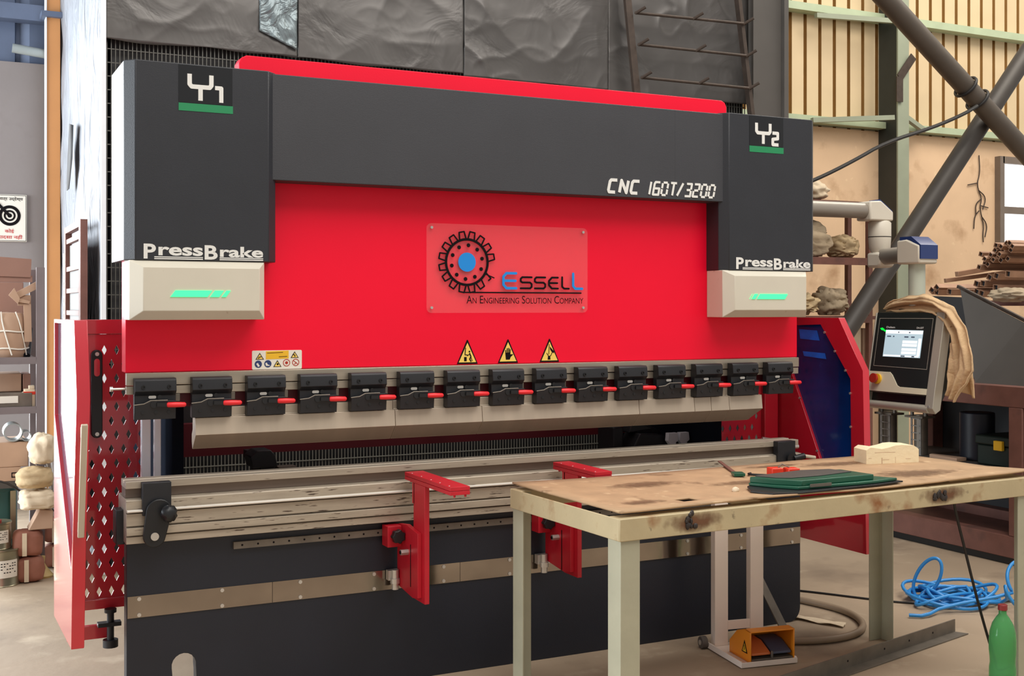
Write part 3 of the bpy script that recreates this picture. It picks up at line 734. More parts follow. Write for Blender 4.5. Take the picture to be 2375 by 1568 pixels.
perforated(3.03, 3.33, .47, .36, 1.44, 'perforated_panel')
b = B(DRED); b.box(3.33, 3.42, .44, .485, .345, 1.497); b.obj('panel_post', PB, bev=.004)
b = B(DRED); b.box(3.03, 3.425, .46, .49, .345, .36); b.box(3.2, 3.425, .43, .455, .345, .36); pieces(b, 'panel_rail', PB)
b = B(BLACK); b.box(3.26, 3.36, .36, .42, .36, .45); b.cyl((3.28,.35,.42),(3.4,.35,.44), .014); b.obj('floor_latch', PB)

# punch segments held by the clamps
SEG = [(.249,1.059,'longest punch segment, at the left end of the press brake tooling'),
       (1.061,1.454,'punch segment right of the dark crack in the tooling, under the hand warning triangles'),
       (1.456,2.244,'second longest punch segment, right of centre under the row of clamps'),
       (2.246,2.549,'medium punch segment, third from the right end of the tooling row among the wider ones'),
       (2.551,2.644,'narrow punch segment next to the bright narrow one'),
       (2.646,2.749,'bright narrow punch segment left of the end horn piece'),
       (2.751,2.945,'end horn punch segment with cut-back lower corner')]
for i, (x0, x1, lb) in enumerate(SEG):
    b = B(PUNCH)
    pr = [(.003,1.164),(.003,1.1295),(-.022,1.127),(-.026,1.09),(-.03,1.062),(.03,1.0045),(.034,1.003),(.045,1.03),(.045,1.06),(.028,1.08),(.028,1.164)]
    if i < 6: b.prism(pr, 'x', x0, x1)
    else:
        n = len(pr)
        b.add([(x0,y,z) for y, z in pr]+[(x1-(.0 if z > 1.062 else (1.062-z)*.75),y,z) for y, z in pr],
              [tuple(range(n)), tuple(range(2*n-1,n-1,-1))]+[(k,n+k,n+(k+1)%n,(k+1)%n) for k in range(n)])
    b.use(mat('shaded_taper_steel', (136, 120, 106), .4, .35, var=.12, vs=3, streak=(3, .3, .3))); b.mi = [1 if any({f[k], f[(k+1) % len(f)]} == {4, 5} for k in range(len(f))) and len(f) == 4 else m_ for f, m_ in zip(b.f, b.mi)]  # darker taper colour stands in for shade on the down-facing punch face
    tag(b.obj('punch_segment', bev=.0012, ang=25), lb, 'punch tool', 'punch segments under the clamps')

# front sheet supports
def support(dx, lb, ye=-.54, dz=0):
    X0 = 1.085+dx
    t = thing('sheet_support_arm', (X0, -.1, .4), lb, 'support arm', 'front support arms')
    b = B(ARMRED); b.box(X0, X0+.08, ye, -.068, .861, .876); b.box(X0, X0+.08, ye, -.068, .845, .8595); b.use(ZINC)
    for yy in [q_ for q_ in (-.12,-.22,-.32,-.41,-.5) if q_ > ye]: b.cyl((X0+.012,yy,.875),(X0+.012,yy,.8768), .004, 8)
    b.use(ARMRED)
    for yy, xx in ((ye+.01,.02),(ye+.01,.065),(-.09,.02)): b.cyl((X0+xx,yy,.836),(X0+xx,yy,.846), .005, 8)
    b.obj('rest_bar', t, bev=.0015)
    b = B(ARMRED); b.box(X0, X0+.02, -.285, -.165, .38+dz, .8445); b.prism([(-.165,.8445),(-.07,.8445),(-.165,.80)], 'x', X0+.03, X0+.04); b.box(X0+.0, X0+.045, -.175, -.15, .76, .8445)
    b.obj('post', t, bev=.0015)
    b = B(ARMRED); b.prism([(-.03,.66),(-.13,.672),(-.255,.655),(-.255,.40+dz),(-.2,.39+dz),(-.03,.41+dz)], 'x', X0-.018, X0-.0005)
    b.use(PRINT); b.beam((X0-.0185,-.18,.6),(X0-.0185,-.18,.43), .002, .006, up=(0,1,0)); b.obj('slide_plate', t, bev=.002)
    b = B(ZINC); b.cyl((X0-.05,-.15,.565),(X0-.018,-.15,.565), .012, 6); b.use(PRINT); b.cyl((X0-.053,-.15,.565),(X0-.049,-.15,.565), .007, 6); b.obj('lock_bolt', t)
    b = B(ARMRED); b.box(X0-.08, X0-.019, -.085, -.018, .575, .66); o = b.obj('carriage_block', t, bev=.002)
    b = B(BLACKP)
    st_ = []
    for i in range(14):
        a = 2*math.pi*i/14; rr = .03 if i % 2 else .024; st_.append((X0-.045+rr*math.cos(a), .622+rr*math.sin(a)))
    b.prism(st_, 'y', -.125, -.095); b.cyl((X0-.045,-.096,.622),(X0-.045,-.085,.622), .012); b.obj('star_knob', o, bev=.003)
    b = B(ZINC); b.cyl((X0-.035,-.05,.395),(X0-.035,-.05,.475), .015, 14); b.cyl((X0-.035,-.05,.42),(X0-.035,-.05,.44), .02, 14); b.box(X0-.06, X0-.0, -.04, -.009, .43, .47); b.obj('guide_roller', t)
    return t
support(0, 'red sheet support arm on the press front, clear of the table on its left')
support(.69, 'red sheet support arm partly hidden behind the corner of the work table', -.43, .035)

# ------------------------------------------------------------------ control pendant and towel
PT = thing('control_pendant', (3.84, -.05, 1.05), 'tilted control pendant with lit screen hanging on a jointed white arm', 'control panel')
al, ta, pw, ph = R(1.3), R(10.2), .46, .474
d = Vector((math.sin(al), -math.cos(al), 0)); n0 = Vector((math.cos(al), math.sin(al), 0))
upv = Vector((n0.x*math.sin(ta), n0.y*math.sin(ta), math.cos(ta))); into = upv.cross(d).normalized()
ctr = Vector((3.84, -.05, 1.287)); tl = ctr-d*pw/2+upv*ph/2
MP = Matrix(((d.x,into.x,upv.x,tl.x),(d.y,into.y,upv.y,tl.y),(d.z,into.z,upv.z,tl.z),(0,0,0,1)))
A = lambda a: a*pw
Zb = lambda v: -v*ph
b = B(PSILV, xf=MP)
b.prism([(-.006,.004),(-.006,-ph*1.02),(.02,-ph*1.07),(.05,-ph*1.02),(.05,.004)], 'x', A(.885), A(1.0))
b.box(0, A(.885), .008, .05, Zb(.885), .004); b.prism([(-.004,.0),(-.004,-ph*1.02),(.02,-ph*1.05),(.05,-ph),(.05,0)], 'x', A(-.02), A(.0))
pf = b.obj('pendant_case', PT, bev=.003)
b = B(PBLK, xf=MP); b.box(A(0), A(.885), .0, .008, Zb(.885), Zb(-.004)); b.obj('front_panel', PT)
b = B(PBLK, xf=MP); b.prism([(.05,-.02),(.05,-ph*.97),(.10,-ph*.75),(.11,-.03)], 'x', A(.05), A(.99)); b.obj('rear_housing', PT, bev=.006)
b = B(PSILV, xf=MP); ox = [(A(.045),Zb(.06)),(A(.84),Zb(.055)),(A(.84),Zb(.61)),(A(.045),Zb(.6))]
ix = [(A(.05),Zb(.066)),(A(.835),Zb(.061)),(A(.835),Zb(.604)),(A(.05),Zb(.594))]
b.ring(ox, ix, 'y', -.0012, 0); b.obj('bezel_line', PT)
b = B(SCREEN, xf=MP); b.box(A(.17), A(.72), -.0015, 0, Zb(.49), Zb(.19)); b.use(SCREENW)
b.box(A(.17), A(.72), -.002, -.0015, Zb(.232), Zb(.195))
for k in range(4): b.box(A(.44), A(.655), -.002, -.0015, Zb(.335+k*.036+(.012 if k > 1 else 0)), Zb(.305+k*.036+(.012 if k > 1 else 0)))
b.box(A(.67), A(.71), -.002, -.0015, Zb(.47), Zb(.28)); b.box(A(.18), A(.70), -.002, -.0015, Zb(.485), Zb(.468))
b.use(SCREEND)
for a0, a1, v in ((.2,.26,.262),(.29,.31,.262),(.46,.52,.265),(.56,.61,.265),(.36,.375,.215),(.52,.54,.215),(.44,.5,.477),(.6,.64,.477)): b.box(A(a0), A(a1), -.0026, -.002, Zb(v+.007), Zb(v-.006))
b.obj('screen', PT)
b = B(WHITEP, xf=MP); b.text('Delem', A(.17), A(.30), Zb(.172), Zb(.15), -.001, .02); b.text('DA-53T', A(.62), A(.72), Zb(.172), Zb(.152), -.001, .02); b.obj('panel_lettering', PT)
b = B(GLOWG, xf=MP); b.prism([(A(.075),Zb(.175)),(A(.11),Zb(.168)),(A(.14),Zb(.185)),(A(.135),Zb(.2)),(A(.10),Zb(.195))], 'y', -.002, 0); b.prism([(A(.145),Zb(.19)),(A(.175),Zb(.2)),(A(.165),Zb(.212)),(A(.14),Zb(.208))], 'y', -.002, 0); b.obj('green_glow_mark', PT)
b = B(PWHT, xf=MP); b.prism([(A(-.005),Zb(.66)),(A(.32),Zb(.66)),(A(.36),Zb(.69)),(A(.45),Zb(.80)),(A(.49),Zb(.815)),(A(.885),Zb(.815)),(A(.885),Zb(.88)),(A(-.005),Zb(.88))], 'y', -.004, 0)
b.obj('ivory_plate', PT, bev=.001)
b = B(YEL, xf=MP); b.cyl((A(.15),-.016,Zb(.745)),(A(.15),-.003,Zb(.745)), .027, 20); es = b.obj('stop_button', PT); es['label'] = 'yellow-based red emergency stop button'
b = B(ESTOP, xf=MP); b.cyl((A(.15),-.03,Zb(.745)),(A(.15),-.016,Zb(.745)), .013, 18); b.cyl((A(.15),-.043,Zb(.745)),(A(.15),-.03,Zb(.745)), .025, 20); b.obj('stop_knob', es)
b = B(BLACKP, xf=MP); b.box(A(.0), A(.885), .04, .05, Zb(1.0), Zb(.886)); b.obj('key_recess', PT)
b = B(PSILV, xf=MP); b.cyl((A(-.02),.012,Zb(1.025)),(A(.92),.012,Zb(1.025)), .021, 18); b.obj('grab_bar', PT)
b = B(ZINC, xf=MP); b.cyl((A(.94),-.008,Zb(1.0)),(A(.94),-.003,Zb(1.0)), .006, 10); b.obj('case_screw', PT)
b = B(ARMG); b.cyl((3.2,.4,2.082),(4.0,.4,2.086), .044, 20); b.obj('upper_arm', PT)
b = B(ARMW); b.prism([(3.98,2.03),(3.98,2.135),(4.06,2.14),(4.15,2.08),(4.15,2.03)], 'y', .345, .455); j = b.obj('arm_elbow', PT, bev=.008)
b = B(NAVYC); b.beam((4.06,.4,2.143),(4.152,.4,2.08), .085, .012, up=(0,0,1)); b.obj('elbow_cap', j)
b = B(ARMW); b.lathe([(0,-.005),(.045,-.005),(.058,.02),(.062,.08),(.062,.16),(.05,.175),(0,.175)], (4.1,.4,1.86), 24); b.obj('swivel_joint', PT)
b = B(PRINT); b.lathe([(.06,0),(.0628,0),(.0628,.004),(.06,.004)], (4.1,.4,1.94), 24); b.obj('joint_groove', PT)
b = B(ARMW); b.prism([(.44,1.77),(.44,1.855),(.34,1.855),(.33,1.83),(.33,1.79),(.35,1.77)], 'x', 4.04, 4.15); b.obj('lower_knuckle', PT, bev=.015)
b = B(ARMG); b.cyl((4.09,.35,1.83),(3.975,.04,1.83), .045, 18); b.obj('lower_arm', PT)
b = B(ARMW); b.prism([(-.09,1.775),(.07,1.775),(.07,1.90),(.0,1.905),(-.09,1.87)], 'x', 3.9, 4.03); j = b.obj('wrist_joint', PT, bev=.01)
b = B(NAVYC); b.prism([(-.096,1.80),(-.096,1.872),(-.03,1.918),(.05,1.918),(.05,1.9),(-.02,1.9),(-.088,1.86),(-.088,1.80)], 'x', 3.905, 4.025); b.obj('wrist_cap', j)
b = B(ARMP); b.cyl((3.965,-.01,1.54),(3.965,-.01,1.775), .043, 20); b.obj('drop_tube', PT)
b = B(PBLK); b.box(3.91, 4.02, -.08, .06, 1.5, 1.54); b.obj('tube_flange', PT)

TW = [(.17,1.540,.01,.0),(.10,1.556,.034,.2),(.0,1.564,.046,.3),(-.10,1.564,.05,.4),(-.2,1.55,.048,.6),(-.30,1.505,.052,.8),(-.37,1.43,.06,1),(-.395,1.34,.075,1),(-.40,1.25,.085,1),(-.375,1.17,.05,1),(-.345,1.10,.04,1)]
def tw(u, v):
    t = u*(len(TW)-1); i = min(int(t), len(TW)-2); f = t-i
    y, z, h, k = [TW[i][j]*(1-f)+TW[i+1][j]*f for j in range(4)]
    a, c = TW[max(i-(f < .5), 0)], TW[min(i+1+(f >= .5), len(TW)-1)]
    dx, dz = c[0]-a[0], c[1]-a[1]; l = math.hypot(dx, dz); nx, nz = -dz/l, dx/l
    s = (v-.5)*2
    fold = .016*math.sin(s*6+1.3*math.sin(u*4))+.007*math.sin(s*13+u*7)+.008*noise.noise(Vector((u*9,s*2.2,0)))
    ed = .012*noise.noise(Vector((u*11,s,7)))*abs(s)
    return (3.85+.035*(1-k)+(s*.5+.5)*.03+fold-.02*k+(.03 if u < .5 else .03-.05*(u-.5)), y+nx*(s*h+ed), z+nz*(s*h+ed))
b = B(TOWEL); b.grid(tw, 110, 44)
def flap(u, v):
    s = (v-.5)*2; h = .035+.035*u
    fold = .012*math.sin(s*5+u*3)+.006*noise.noise(Vector((u*7,s*3,3)))
    return (3.93+fold+.03*u, -.29-.05*u+s*h*.9-.02*math.sin(u*3), 1.48-.36*u+s*.02)
b.grid(flap, 50, 26)
tag(b.obj('towel', ang=80, solid=.005), 'crumpled peach towel draped over the control pendant', 'towel')

# ------------------------------------------------------------------ work table and what lies on it
TX = Matrix.Translation((1.392,-1.245,0)) @ Matrix.Rotation(R(2.2), 4, 'Z')
TB = thing('work_table', (2.4,-.82,0), 'cream painted angle-iron work table with rust and weld marks in front of the press', 'table')
L_, D_ = 2.06, .765
b = B(TABLE, xf=TX)
b.box(0, L_, 0, .006, .77, .845); b.box(.006, L_-.006, .006, .075, .839, .845)
b.box(0, L_, D_-.006, D_, .77, .845); b.box(.006, L_-.006, D_-.075, D_-.006, .839, .845)
b.box(0, .006, .006, D_-.006, .77, .845); b.box(L_-.006, L_, .006, D_-.006, .77, .845)
b.box(.7, .74, .08, D_-.08, .80, .838); b.box(1.35, 1.39, .08, D_-.08, .80, .838)
b.obj('top_frame', TB, bev=.0025)
for (x, y, sx, sy) in ((.008,.008,1,1),(L_-.008,.008,-1,1),(.008,D_-.008,1,-1),(L_-.09,D_-.008,-1,-1)):
    b = B(TABLEG, xf=TX)
    w_ = .078; t_ = .007
    P = [(x,y),(x+sx*w_,y),(x+sx*w_,y+sy*t_),(x+sx*t_,y+sy*t_),(x+sx*t_,y+sy*w_),(x,y+sy*w_)]
    b.prism(P, 'z', 0, .838); b.obj('leg', TB, bev=.002)
for (x, z, s) in ((.29,.825,0),(1.505,.815,1)):
    b = B(EDGE, xf=TX)
    for k in range(9):
        a, c = random.uniform(-.02,.02), random.uniform(-.03,.02)
        if s and k % 2: a = .03*(1 if k % 4 == 1 else -1)+a*.2
        b.blob((x+a,-.002,z+c), (random.uniform(.006,.012),.006,random.uniform(.007,.016)), .3, 3, k, 10, 6)
    b.obj('weld_scar', TB)
    b = B(BURN, xf=TX); b.add([(x-.13,-.0008,.772),(x+.17,-.0008,.772),(x+.17,-.0008,.848),(x-.13,-.0008,.848)], [(0,1,2,3)]); b.obj('burn_mark', TB)
def bz(x, y):
    e = min(1, max(0, (.25-y)/.25)); s = math.sin(min(1, max(0, x/1.25))*math.pi)
    return .8575+.01*e*s+.012*max(0, (x-1.3)/.75)*e+.005*max(0,1-x/.3)+.004*noise.noise(Vector((x*2.5,y*3,1)))
b = B(BOARD, xf=TX)
xs = [.02+.0792*i for i in range(27)]; ys = [.022+.0762*j for j in range(11)]
vs = []
for yy in ys:
    for xx in xs:
        ed = .006*noise.noise(Vector((xx*7,yy*7,4))) if yy in (ys[0],) else 0
        vs.append((xx, yy+ed, bz(xx,yy)))
nx = len(xs); fs = []
for j in range(len(ys)-1):
    for i in range(nx-1):
        if j == 1 and i == 4: continue
        fs.append((j*nx+i, j*nx+i+1, (j+1)*nx+i+1, (j+1)*nx+i))
b.add(vs, fs)
hb = tag(b.obj('hardboard_sheet', solid=.007), 'worn tan hardboard sheet with a square hole covering the work table', 'board')
for (cx_, cy_, rx, ry) in ((1.62,.22,.26,.1),(.45,.5,.2,.07),(.2,.16,.12,.05),(1.55,.6,.25,.06),(.9,.36,.3,.05),(1.25,.68,.2,.04)):
    b = B(BURNK, xf=TX); b.grid(lambda u, v: (cx_+(u-.5)*2*rx, cy_+(v-.5)*2*ry, bz(cx_+(u-.5)*2*rx, cy_+(v-.5)*2*ry)+.0052), 12, 8); b.obj('stain_mark', hb)
# foam packing
b = B(FOAM)
FX = Matrix.Translation((3.03,-.64,.859)) @ Matrix.Rotation(R(-14), 4, 'Z')
b.xf = FX
top = [0,.062,.02,.074,.05,.07,.075,.066,.11,.072,.14,.08,.17,.082,.2,.08,.23,.078,.25,.066,.255,.06]
P = [(0,.0)]+[(top[i], top[i+1]) for i in range(0, len(top), 2)]+[(.255,0)]
b.prism([(p[0],p[1]) for p in P], 'y', 0, .11); b.use(CARDL)
b.beam((.075,-.001,.028),(.075,-.001,.0),.002,.002); b.box(.04, .14, -.0006, .0, .05, .0515); b.box(.14, .1415, -.0006, 0, 0, .03); b.box(.08,.11,-.0006,0,.018,.0192); b.box(.19,.215,-.0006,0,.02,.0212); b.box(.01,.025,-.0006,0,.026,.0272)
tag(b.obj('foam_packing', bev=.003), 'cream foam packing block near the back of the hardboard', 'packing block')
# green shaped case on a black sheet
b = B(BLACKP)
b.prism([(2.109,-.993),(2.05,-1.09),(2.085,-1.175),(2.2,-1.2),(2.58,-1.175),(2.74,-1.15),(2.70,-.99),(2.45,-.93),(2.2,-.93)], 'z', .868, .874)
tag(b.obj('rubber_sheet', bev=.001), 'thin black rubber sheet under the dark green tool case', 'sheet')
G0 = [(2.121,-.985),(2.40,-.93),(2.62,-.985),(2.66,-1.04),(2.69,-1.10),(2.72,-1.14),(2.60,-1.16),(2.50,-1.165),(2.22,-1.155),(2.165,-1.08)]
GC = thing('tool_case', (2.4,-1.05,.875), 'flat dark green plastic tool case with grey lid lying on the work table', 'tool case')
b = B(GREENT); b.prism(G0, 'z', .8745, .886); b.prism([(2.125,-.987),(2.4,-.935),(2.58,-.975),(2.60,-1.14),(2.24,-1.15),(2.17,-1.075)], 'z', .886, .907); b.obj('case_body', GC, bev=.003)
b = B(GREYT); b.prism([(2.15,-.99),(2.4,-.945),(2.53,-.97),(2.56,-1.06),(2.38,-1.09),(2.24,-1.09),(2.19,-1.06)], 'z', .907, .911); b.obj('case_lid', GC, bev=.001)
b = B(DULL); b.box(2.27, 2.37, -1.163, -1.1585, .882, .893); b.obj('worn_label', GC)
HT = thing('clamp_tool', (2.4,-.8,.862), 'tool with two red plastic jaws on black rods behind the green case', 'clamp')
b = B(BLACKP); b.tube([(2.36,-.69,.868),(2.33,-.71,.87),(2.335,-.74,.87),(2.45,-.83,.87),(2.62,-.9,.87)], .005, 8, 2); b.obj('guide_rod', HT)
for (x, y) in ((2.395,-.80),(2.45,-.835)):
    b = B(REDT); b.prism([(x-.028,y-.02),(x+.02,y-.032),(x+.03,y+.018),(x-.018,y+.03)], 'z', .866, .904); b.obj('red_jaw', HT, bev=.004)
b = B(DULL); b.tube([(2.405,-.81,.904),(2.42,-.815,.918),(2.445,-.83,.905)], .003, 6); b.obj('spring_wire', HT)
b = B(BROWN); b.beam((2.483,-.31,.866),(2.292,-.69,.868), .016, .005); b.use(GREENT); b.beam((2.30,-.675,.872),(2.275,-.73,.872), .045, .012)
tag(b.obj('scraper', bev=.001), 'narrow rusty scraper blade with green handle end reaching the back table edge', 'scraper')
b = B(CREAMCL); b.blob((2.035,-1.02,.868), (.014,.014,.012), .2, 3, 3, 14, 8, .2)
tag(b.obj('wad'), 'small cream plastic plug at the left end of the green tool case', 'plug')

# ------------------------------------------------------------------ foot pedal, angle iron, bottle, hoses
PX = Matrix.Translation((2.462,-.5,0)) @ Matrix.Rotation(R(-9), 4, 'Z')
FP = thing('foot_pedal_stand', (2.6,-.35,0), 'cream wheeled foot pedal stand with orange guard behind the work table', 'foot pedal')
b = B(PEDW, xf=PX); b.box(0, .26, 0, .335, .004, .014); b.box(-.006, .0, 0, .335, .004, .03); b.box(.26, .266, 0, .335, .004, .03); b.box(-.006, .266, -.006, 0, .004, .026); b.obj('base_tray', FP, bev=.001)
for x in (.02, .2):
    b = B(PEDW, xf=PX); b.prism([(x,.29),(x+.066,.29),(x+.066,.33),(x+.06,.33),(x+.06,.296),(x+.006,.296),(x+.006,.33),(x,.33)], 'z', .0145, .79); b.obj('upright', FP, bev=.001)
b = B(PEDW, xf=PX); b.box(.087, .199, .292, .3, .085, .125); b.obj('crossbar', FP)
b = B(PEDW, xf=PX); b.cyl((.015,.31,.8),(.27,.31,.8), .012, 12); b.obj('handle_bar', FP)
for x in (-.036, .27):
    b = B(RUBBER, xf=PX); b.cyl((x,.325,.028),(x+.028,.325,.028), .028, 20); o = b.obj('wheel', FP, bev=.003)
    b = B(ZINC, xf=PX); b.cyl((x-.003,.325,.028),(x+.031,.325,.028), .012, 14); b.obj('hub', o)
b = B(ORANGE, xf=PX); g0, g1 = .045, .262; sd = [(.01,.0145),(.01,.15),(.06,.152),(.13,.13),(.2,.07),(.2,.0145)]
b.prism(sd, 'x', g0, g0+.006); b.prism(sd, 'x', g1-.006, g1)
for a, c in zip(sd[1:-2], sd[2:-1]):
    b.add([(g0,a[0],a[1]),(g1,a[0],a[1]),(g1,c[0],c[1]),(g0,c[0],c[1]),(g0,a[0],a[1]-.006),(g1,a[0],a[1]-.006),(g1,c[0],c[1]-.006),(g0,c[0],c[1]-.006)],
          [(0,1,2,3),(7,6,5,4),(0,4,5,1),(1,5,6,2),(2,6,7,3),(3,7,4,0)])
b.box(g0, g1, .194, .2, .0145, .07); gd = b.obj('pedal_guard', FP, bev=.002)
b = B(PRINT, xf=PX); b.prism([(.035,.05),(.085,.05),(.06,.105)], 'x', g0-.0012, g0); b.use(YEL); b.prism([(.044,.055),(.076,.055),(.06,.09)], 'x', g0-.0018, g0-.0012); b.use(PRINT); b.beam((g0-.002,.062,.082),(g0-.002,.058,.068),.002,.003); b.beam((g0-.002,.058,.068),(g0-.002,.063,.06),.002,.003); b.obj('hazard_sticker', gd)
b = B(DULL, xf=PX); b.box(g0+.008, g1-.008, .012, .19, .0145, .03); b.box(.148, .156, .008, .02, .03, .06); b.obj('pedal_base', FP, bev=.002)
for x0, m_ in ((g0+.012, PORANGE), (.158, PBLUE)):
    b = B(m_, xf=PX); b.prism([(.02,.042),(.02,.052),(.1,.085),(.17,.088),(.17,.06),(.1,.058)], 'x', x0, x0+.092); o = b.obj('pedal', FP, bev=.003)
    o['label'] = 'orange pedal' if m_ is PORANGE else 'slate grey pedal'
# angle iron on the floor
e0 = Vector((3.75,-.548,0)); dr = Vector((-.972,-.238,0)).normalized(); nr = Vector((dr.y,-dr.x,0))   # nr points to the back
b = B(DULL)
L1 = 2.3; w_ = .062; th = .006
def AP(l, y, z): return e0+dr*l+nr*y+Vector((0,0,z))
sec = [(0,.001),(w_,.001),(w_,.065),(w_-th,.065),(w_-th,th),(0,th)]
b.add([AP(.0 if y < w_-th else .02,y,z) for y, z in sec]+[AP(L1,y,z) for y, z in sec], [tuple(range(6)), tuple(range(11,5,-1))]+[(k,6+k,6+(k+1)%6,(k+1)%6) for k in range(6)])
b.use(PRINT)
for l in (.22,.42,.62,.9): b.disc((0,0), .0001, 0) if 0 else b.cyl(AP(l,w_-th-.0008,.036), AP(l,w_-th+.0002,.036), .005, 10)
tag(b.obj('angle_iron', bev=.001), 'long drilled steel angle iron lying on the floor under the table', 'steel bar')
# flat bar leaning by the bed corner
b = B(DULL); b.beam((3.0,-.13,.004),(2.93,-.012,.25), .045, .008, up=(0,-1,.4))
tag(b.obj('flat_bar', bev=.002), 'short grey flat bar leaning on the lower right of the press bed', 'steel bar')
# bottle
BT = thing('bottle', (3.24,-1.19,0), 'green plastic drink bottle with dark red cap on the floor at lower right', 'bottle')
b = B(BOTTLE); b.lathe([(0,.004),(.03,.0),(.048,.008),(.053,.03),(.052,.09),(.049,.11),(.05,.13),(.053,.16),(.053,.2),(.05,.235),(.04,.268),(.026,.292),(.0155,.306),(.0145,.33),(.0135,.33),(.0145,.306),(.025,.291),(.039,.267),(.049,.234),(.052,.2),(.052,.16),(.049,.13),(.048,.11),(.051,.09),(.052,.03),(.047,.009),(0,.006)], (3.24,-1.19,0), 32); b.obj('bottle_body', BT)
b = B(CAPRED); b.cyl((3.24,-1.19,.322),(3.24,-1.19,.345), .0185, 20); b.obj('cap', BT, bev=.002)
# grey conduit loop
b = B(CONDUIT); b.tube([(3.3,.62,.018),(3.4,.36,.018),(3.45,.2,.018),(3.485,.04,.018),(3.46,-.12,.018),(3.36,-.28,.018),(3.2,-.37,.018),(3.02,-.37,.018),(2.86,-.3,.018),(2.77,-.26,.02)], .017, 10, 2)
tag(b.obj('conduit_hose'), 'grey conduit hose curving on the floor from the press to the foot pedal', 'hose')
b = B(CABLE); b.tube([(3.35,.75,.006),(3.6,.47,.006),(3.83,.11,.006),(3.93,.0,.006),(4.06,-.1,.006),(4.25,-.2,.012),(4.6,-.22,.006),(5.0,-.3,.006)], .0055, 8, 2)
tag(b.obj('power_cable'), 'black cable running flat along the floor into the blue hose coil', 'cable')
b = B(CABLE); b.tube([(3.105,-1.06,.765),(3.14,-1.04,.70),(3.2,-1.03,.55),(3.262,-1.03,.36),(3.32,-1.03,.2),(3.38,-1.03,.05),(3.4,-1.02,.006),(3.5,-1.0,.006)], .006, 8, 2)
tag(b.obj('hanging_cable'), 'black cable hanging from under the table front rail down to the floor', 'cable')
# blue air hose
pts = []
for i in range(150):
    a = i*.42; k = i/150
    pts.append((4.16+.06*math.sin(i*.11)+.19*math.cos(a)*(1-.3*math.sin(i*.23)), -.04+.06*math.cos(i*.17)+.15*math.sin(a)*(1-.3*math.cos(i*.19)), .014+.035*(1+math.sin(a*1.7+i*.05))*(.3+.7*k)))
for i in range(26):
    a = i*2*math.pi/24; pts.append((4.05+.03*math.sin(a), .0-.07*math.sin(a)+.0, .125-.11*math.cos(a+.6)))
pts += [(4.1,-.12,.05),(4.2,-.2,.03),(4.3,-.3,.03)]
for i in range(34):
    a = math.pi*.9+i*2*math.pi/30; pts.append((4.28+.16*math.cos(a)+.004*i, -.45+.10*math.sin(a)*.6+.003*i, .135+.115*math.sin(a)))
pts += [(3.95,-.2,.03),(3.78,-.25,.014),(3.72,-.2,.014)]
b = B(BHOSE); b.tube(pts, .009, 8, 1)
tag(b.obj('air_hose', ang=80), 'tangled bright blue air hose coiled on the floor at right', 'hose')

# ------------------------------------------------------------------ foil clad booth behind the press
BO = thing('insulated_booth', (2.6,3.8,0), 'tall booth behind the press clad in wrinkled dark foil sheets and mesh', 'booth')
b = B(DARKBACK); b.box(.30, 4.9, 2.68, 5.1, 0, 4.7); b.obj('booth_core', BO)
for x0, x1, zb, sd in ((.26,1.40,3.11,1),(1.405,2.535,3.105,2),(2.54,3.655,3.09,3),(3.66,4.9,3.08,4)):
    b = B(FOILD)
    def fn(u, v, x0=x0, x1=x1, zb=zb, sd=sd):
        x = x0+(x1-x0)*u; z = zb+(4.7-zb)*v
        if v == 0: z += .02*noise.noise(Vector((x*3,sd,0)))
        p = Vector((x*1.1,z*1.5,sd*3.3)); m_ = max(0, noise.noise(Vector((x*.9,z*.8,sd*9)))+.15); k = .35*noise.noise(p*.6)+(.25+1.6*m_)*((1-abs(noise.noise(p*1.7)))**6*.8+.3*(1-abs(noise.noise(p*3.9)))**5)
        env = min(1, 6*min(u,1-u)+.25)
        return (x, 2.6-.032*k*env*(.2+1.3*max(0,min(1,(x-1.2)/1.5))), z)
    b.grid(fn, 110, 120); b.obj('insulation_sheet', BO, ang=60, solid=.002)
b = B(FOILP)
def fn(u, v):
    x = 1.16+.235*u; z = 3.15+.35*v+.1*(1-v)*(1-u)
    return (x, 2.585-.02*abs(noise.noise(Vector((x*14,z*9,2)))), z)
b.grid(fn, 20, 26); b.obj('silver_patch', BO, ang=60, solid=.002)
b = B(WIRE)
k = 0
while .27+k*.024 < 4.88: x = .27+k*.024; b.box(x, x+.005, 2.63, 2.635, 1.2, 3.14); k += 1
for k in range(25): b.box(.265, 4.88, 2.636, 2.641, 1.22+k*.08, 1.226+k*.08)
b.obj('wire_mesh', BO)
b = B(FOILS)
def fn(u, v):
    y = 2.62+2.5*u; z = 4.8*v; p = Vector((y*2.6,z*1.1,5)); return (.256-.03*abs(noise.noise(p))-.02*abs(noise.noise(p*2.7)), y, z)
b.grid(fn, 60, 110); b.obj('foil_side', BO, ang=60, solid=.002)
b = B(DARKBACK); b.add([(.2,3.95,2.80),(.2,3.72,2.76),(.2,3.78,2.55),(.2,3.98,2.36),(.2,4.12,2.36),(.2,4.05,2.6)], [(0,1,2,3,4,5)]); b.obj('foil_tear', BO, solid=.004)
b = B(SILVER); b.box(.235, .262, 2.585, 2.62, 0, 4.8); b.obj('corner_strip', BO)
b = B(WHITEP); b.box(.19, .2, 3.72, 4.27, 1.45, 1.47)
for k in range(9): b.box(.19, .2, 3.72, 4.27, 1.45+k*.055, 1.462+k*.055)
for yy in (3.72, 4.0, 4.25): b.box(.19, .2, yy, yy+.03, 1.3, 1.93)
b.obj('vent_grille', BO)
b = B(SHEETD); b.box(4.86, 5.12, 2.50, 2.56, 0, 4.7); b.box(5.12, 5.16, 2.46, 2.7, 0, 4.7); b.obj('corner_post', BO)
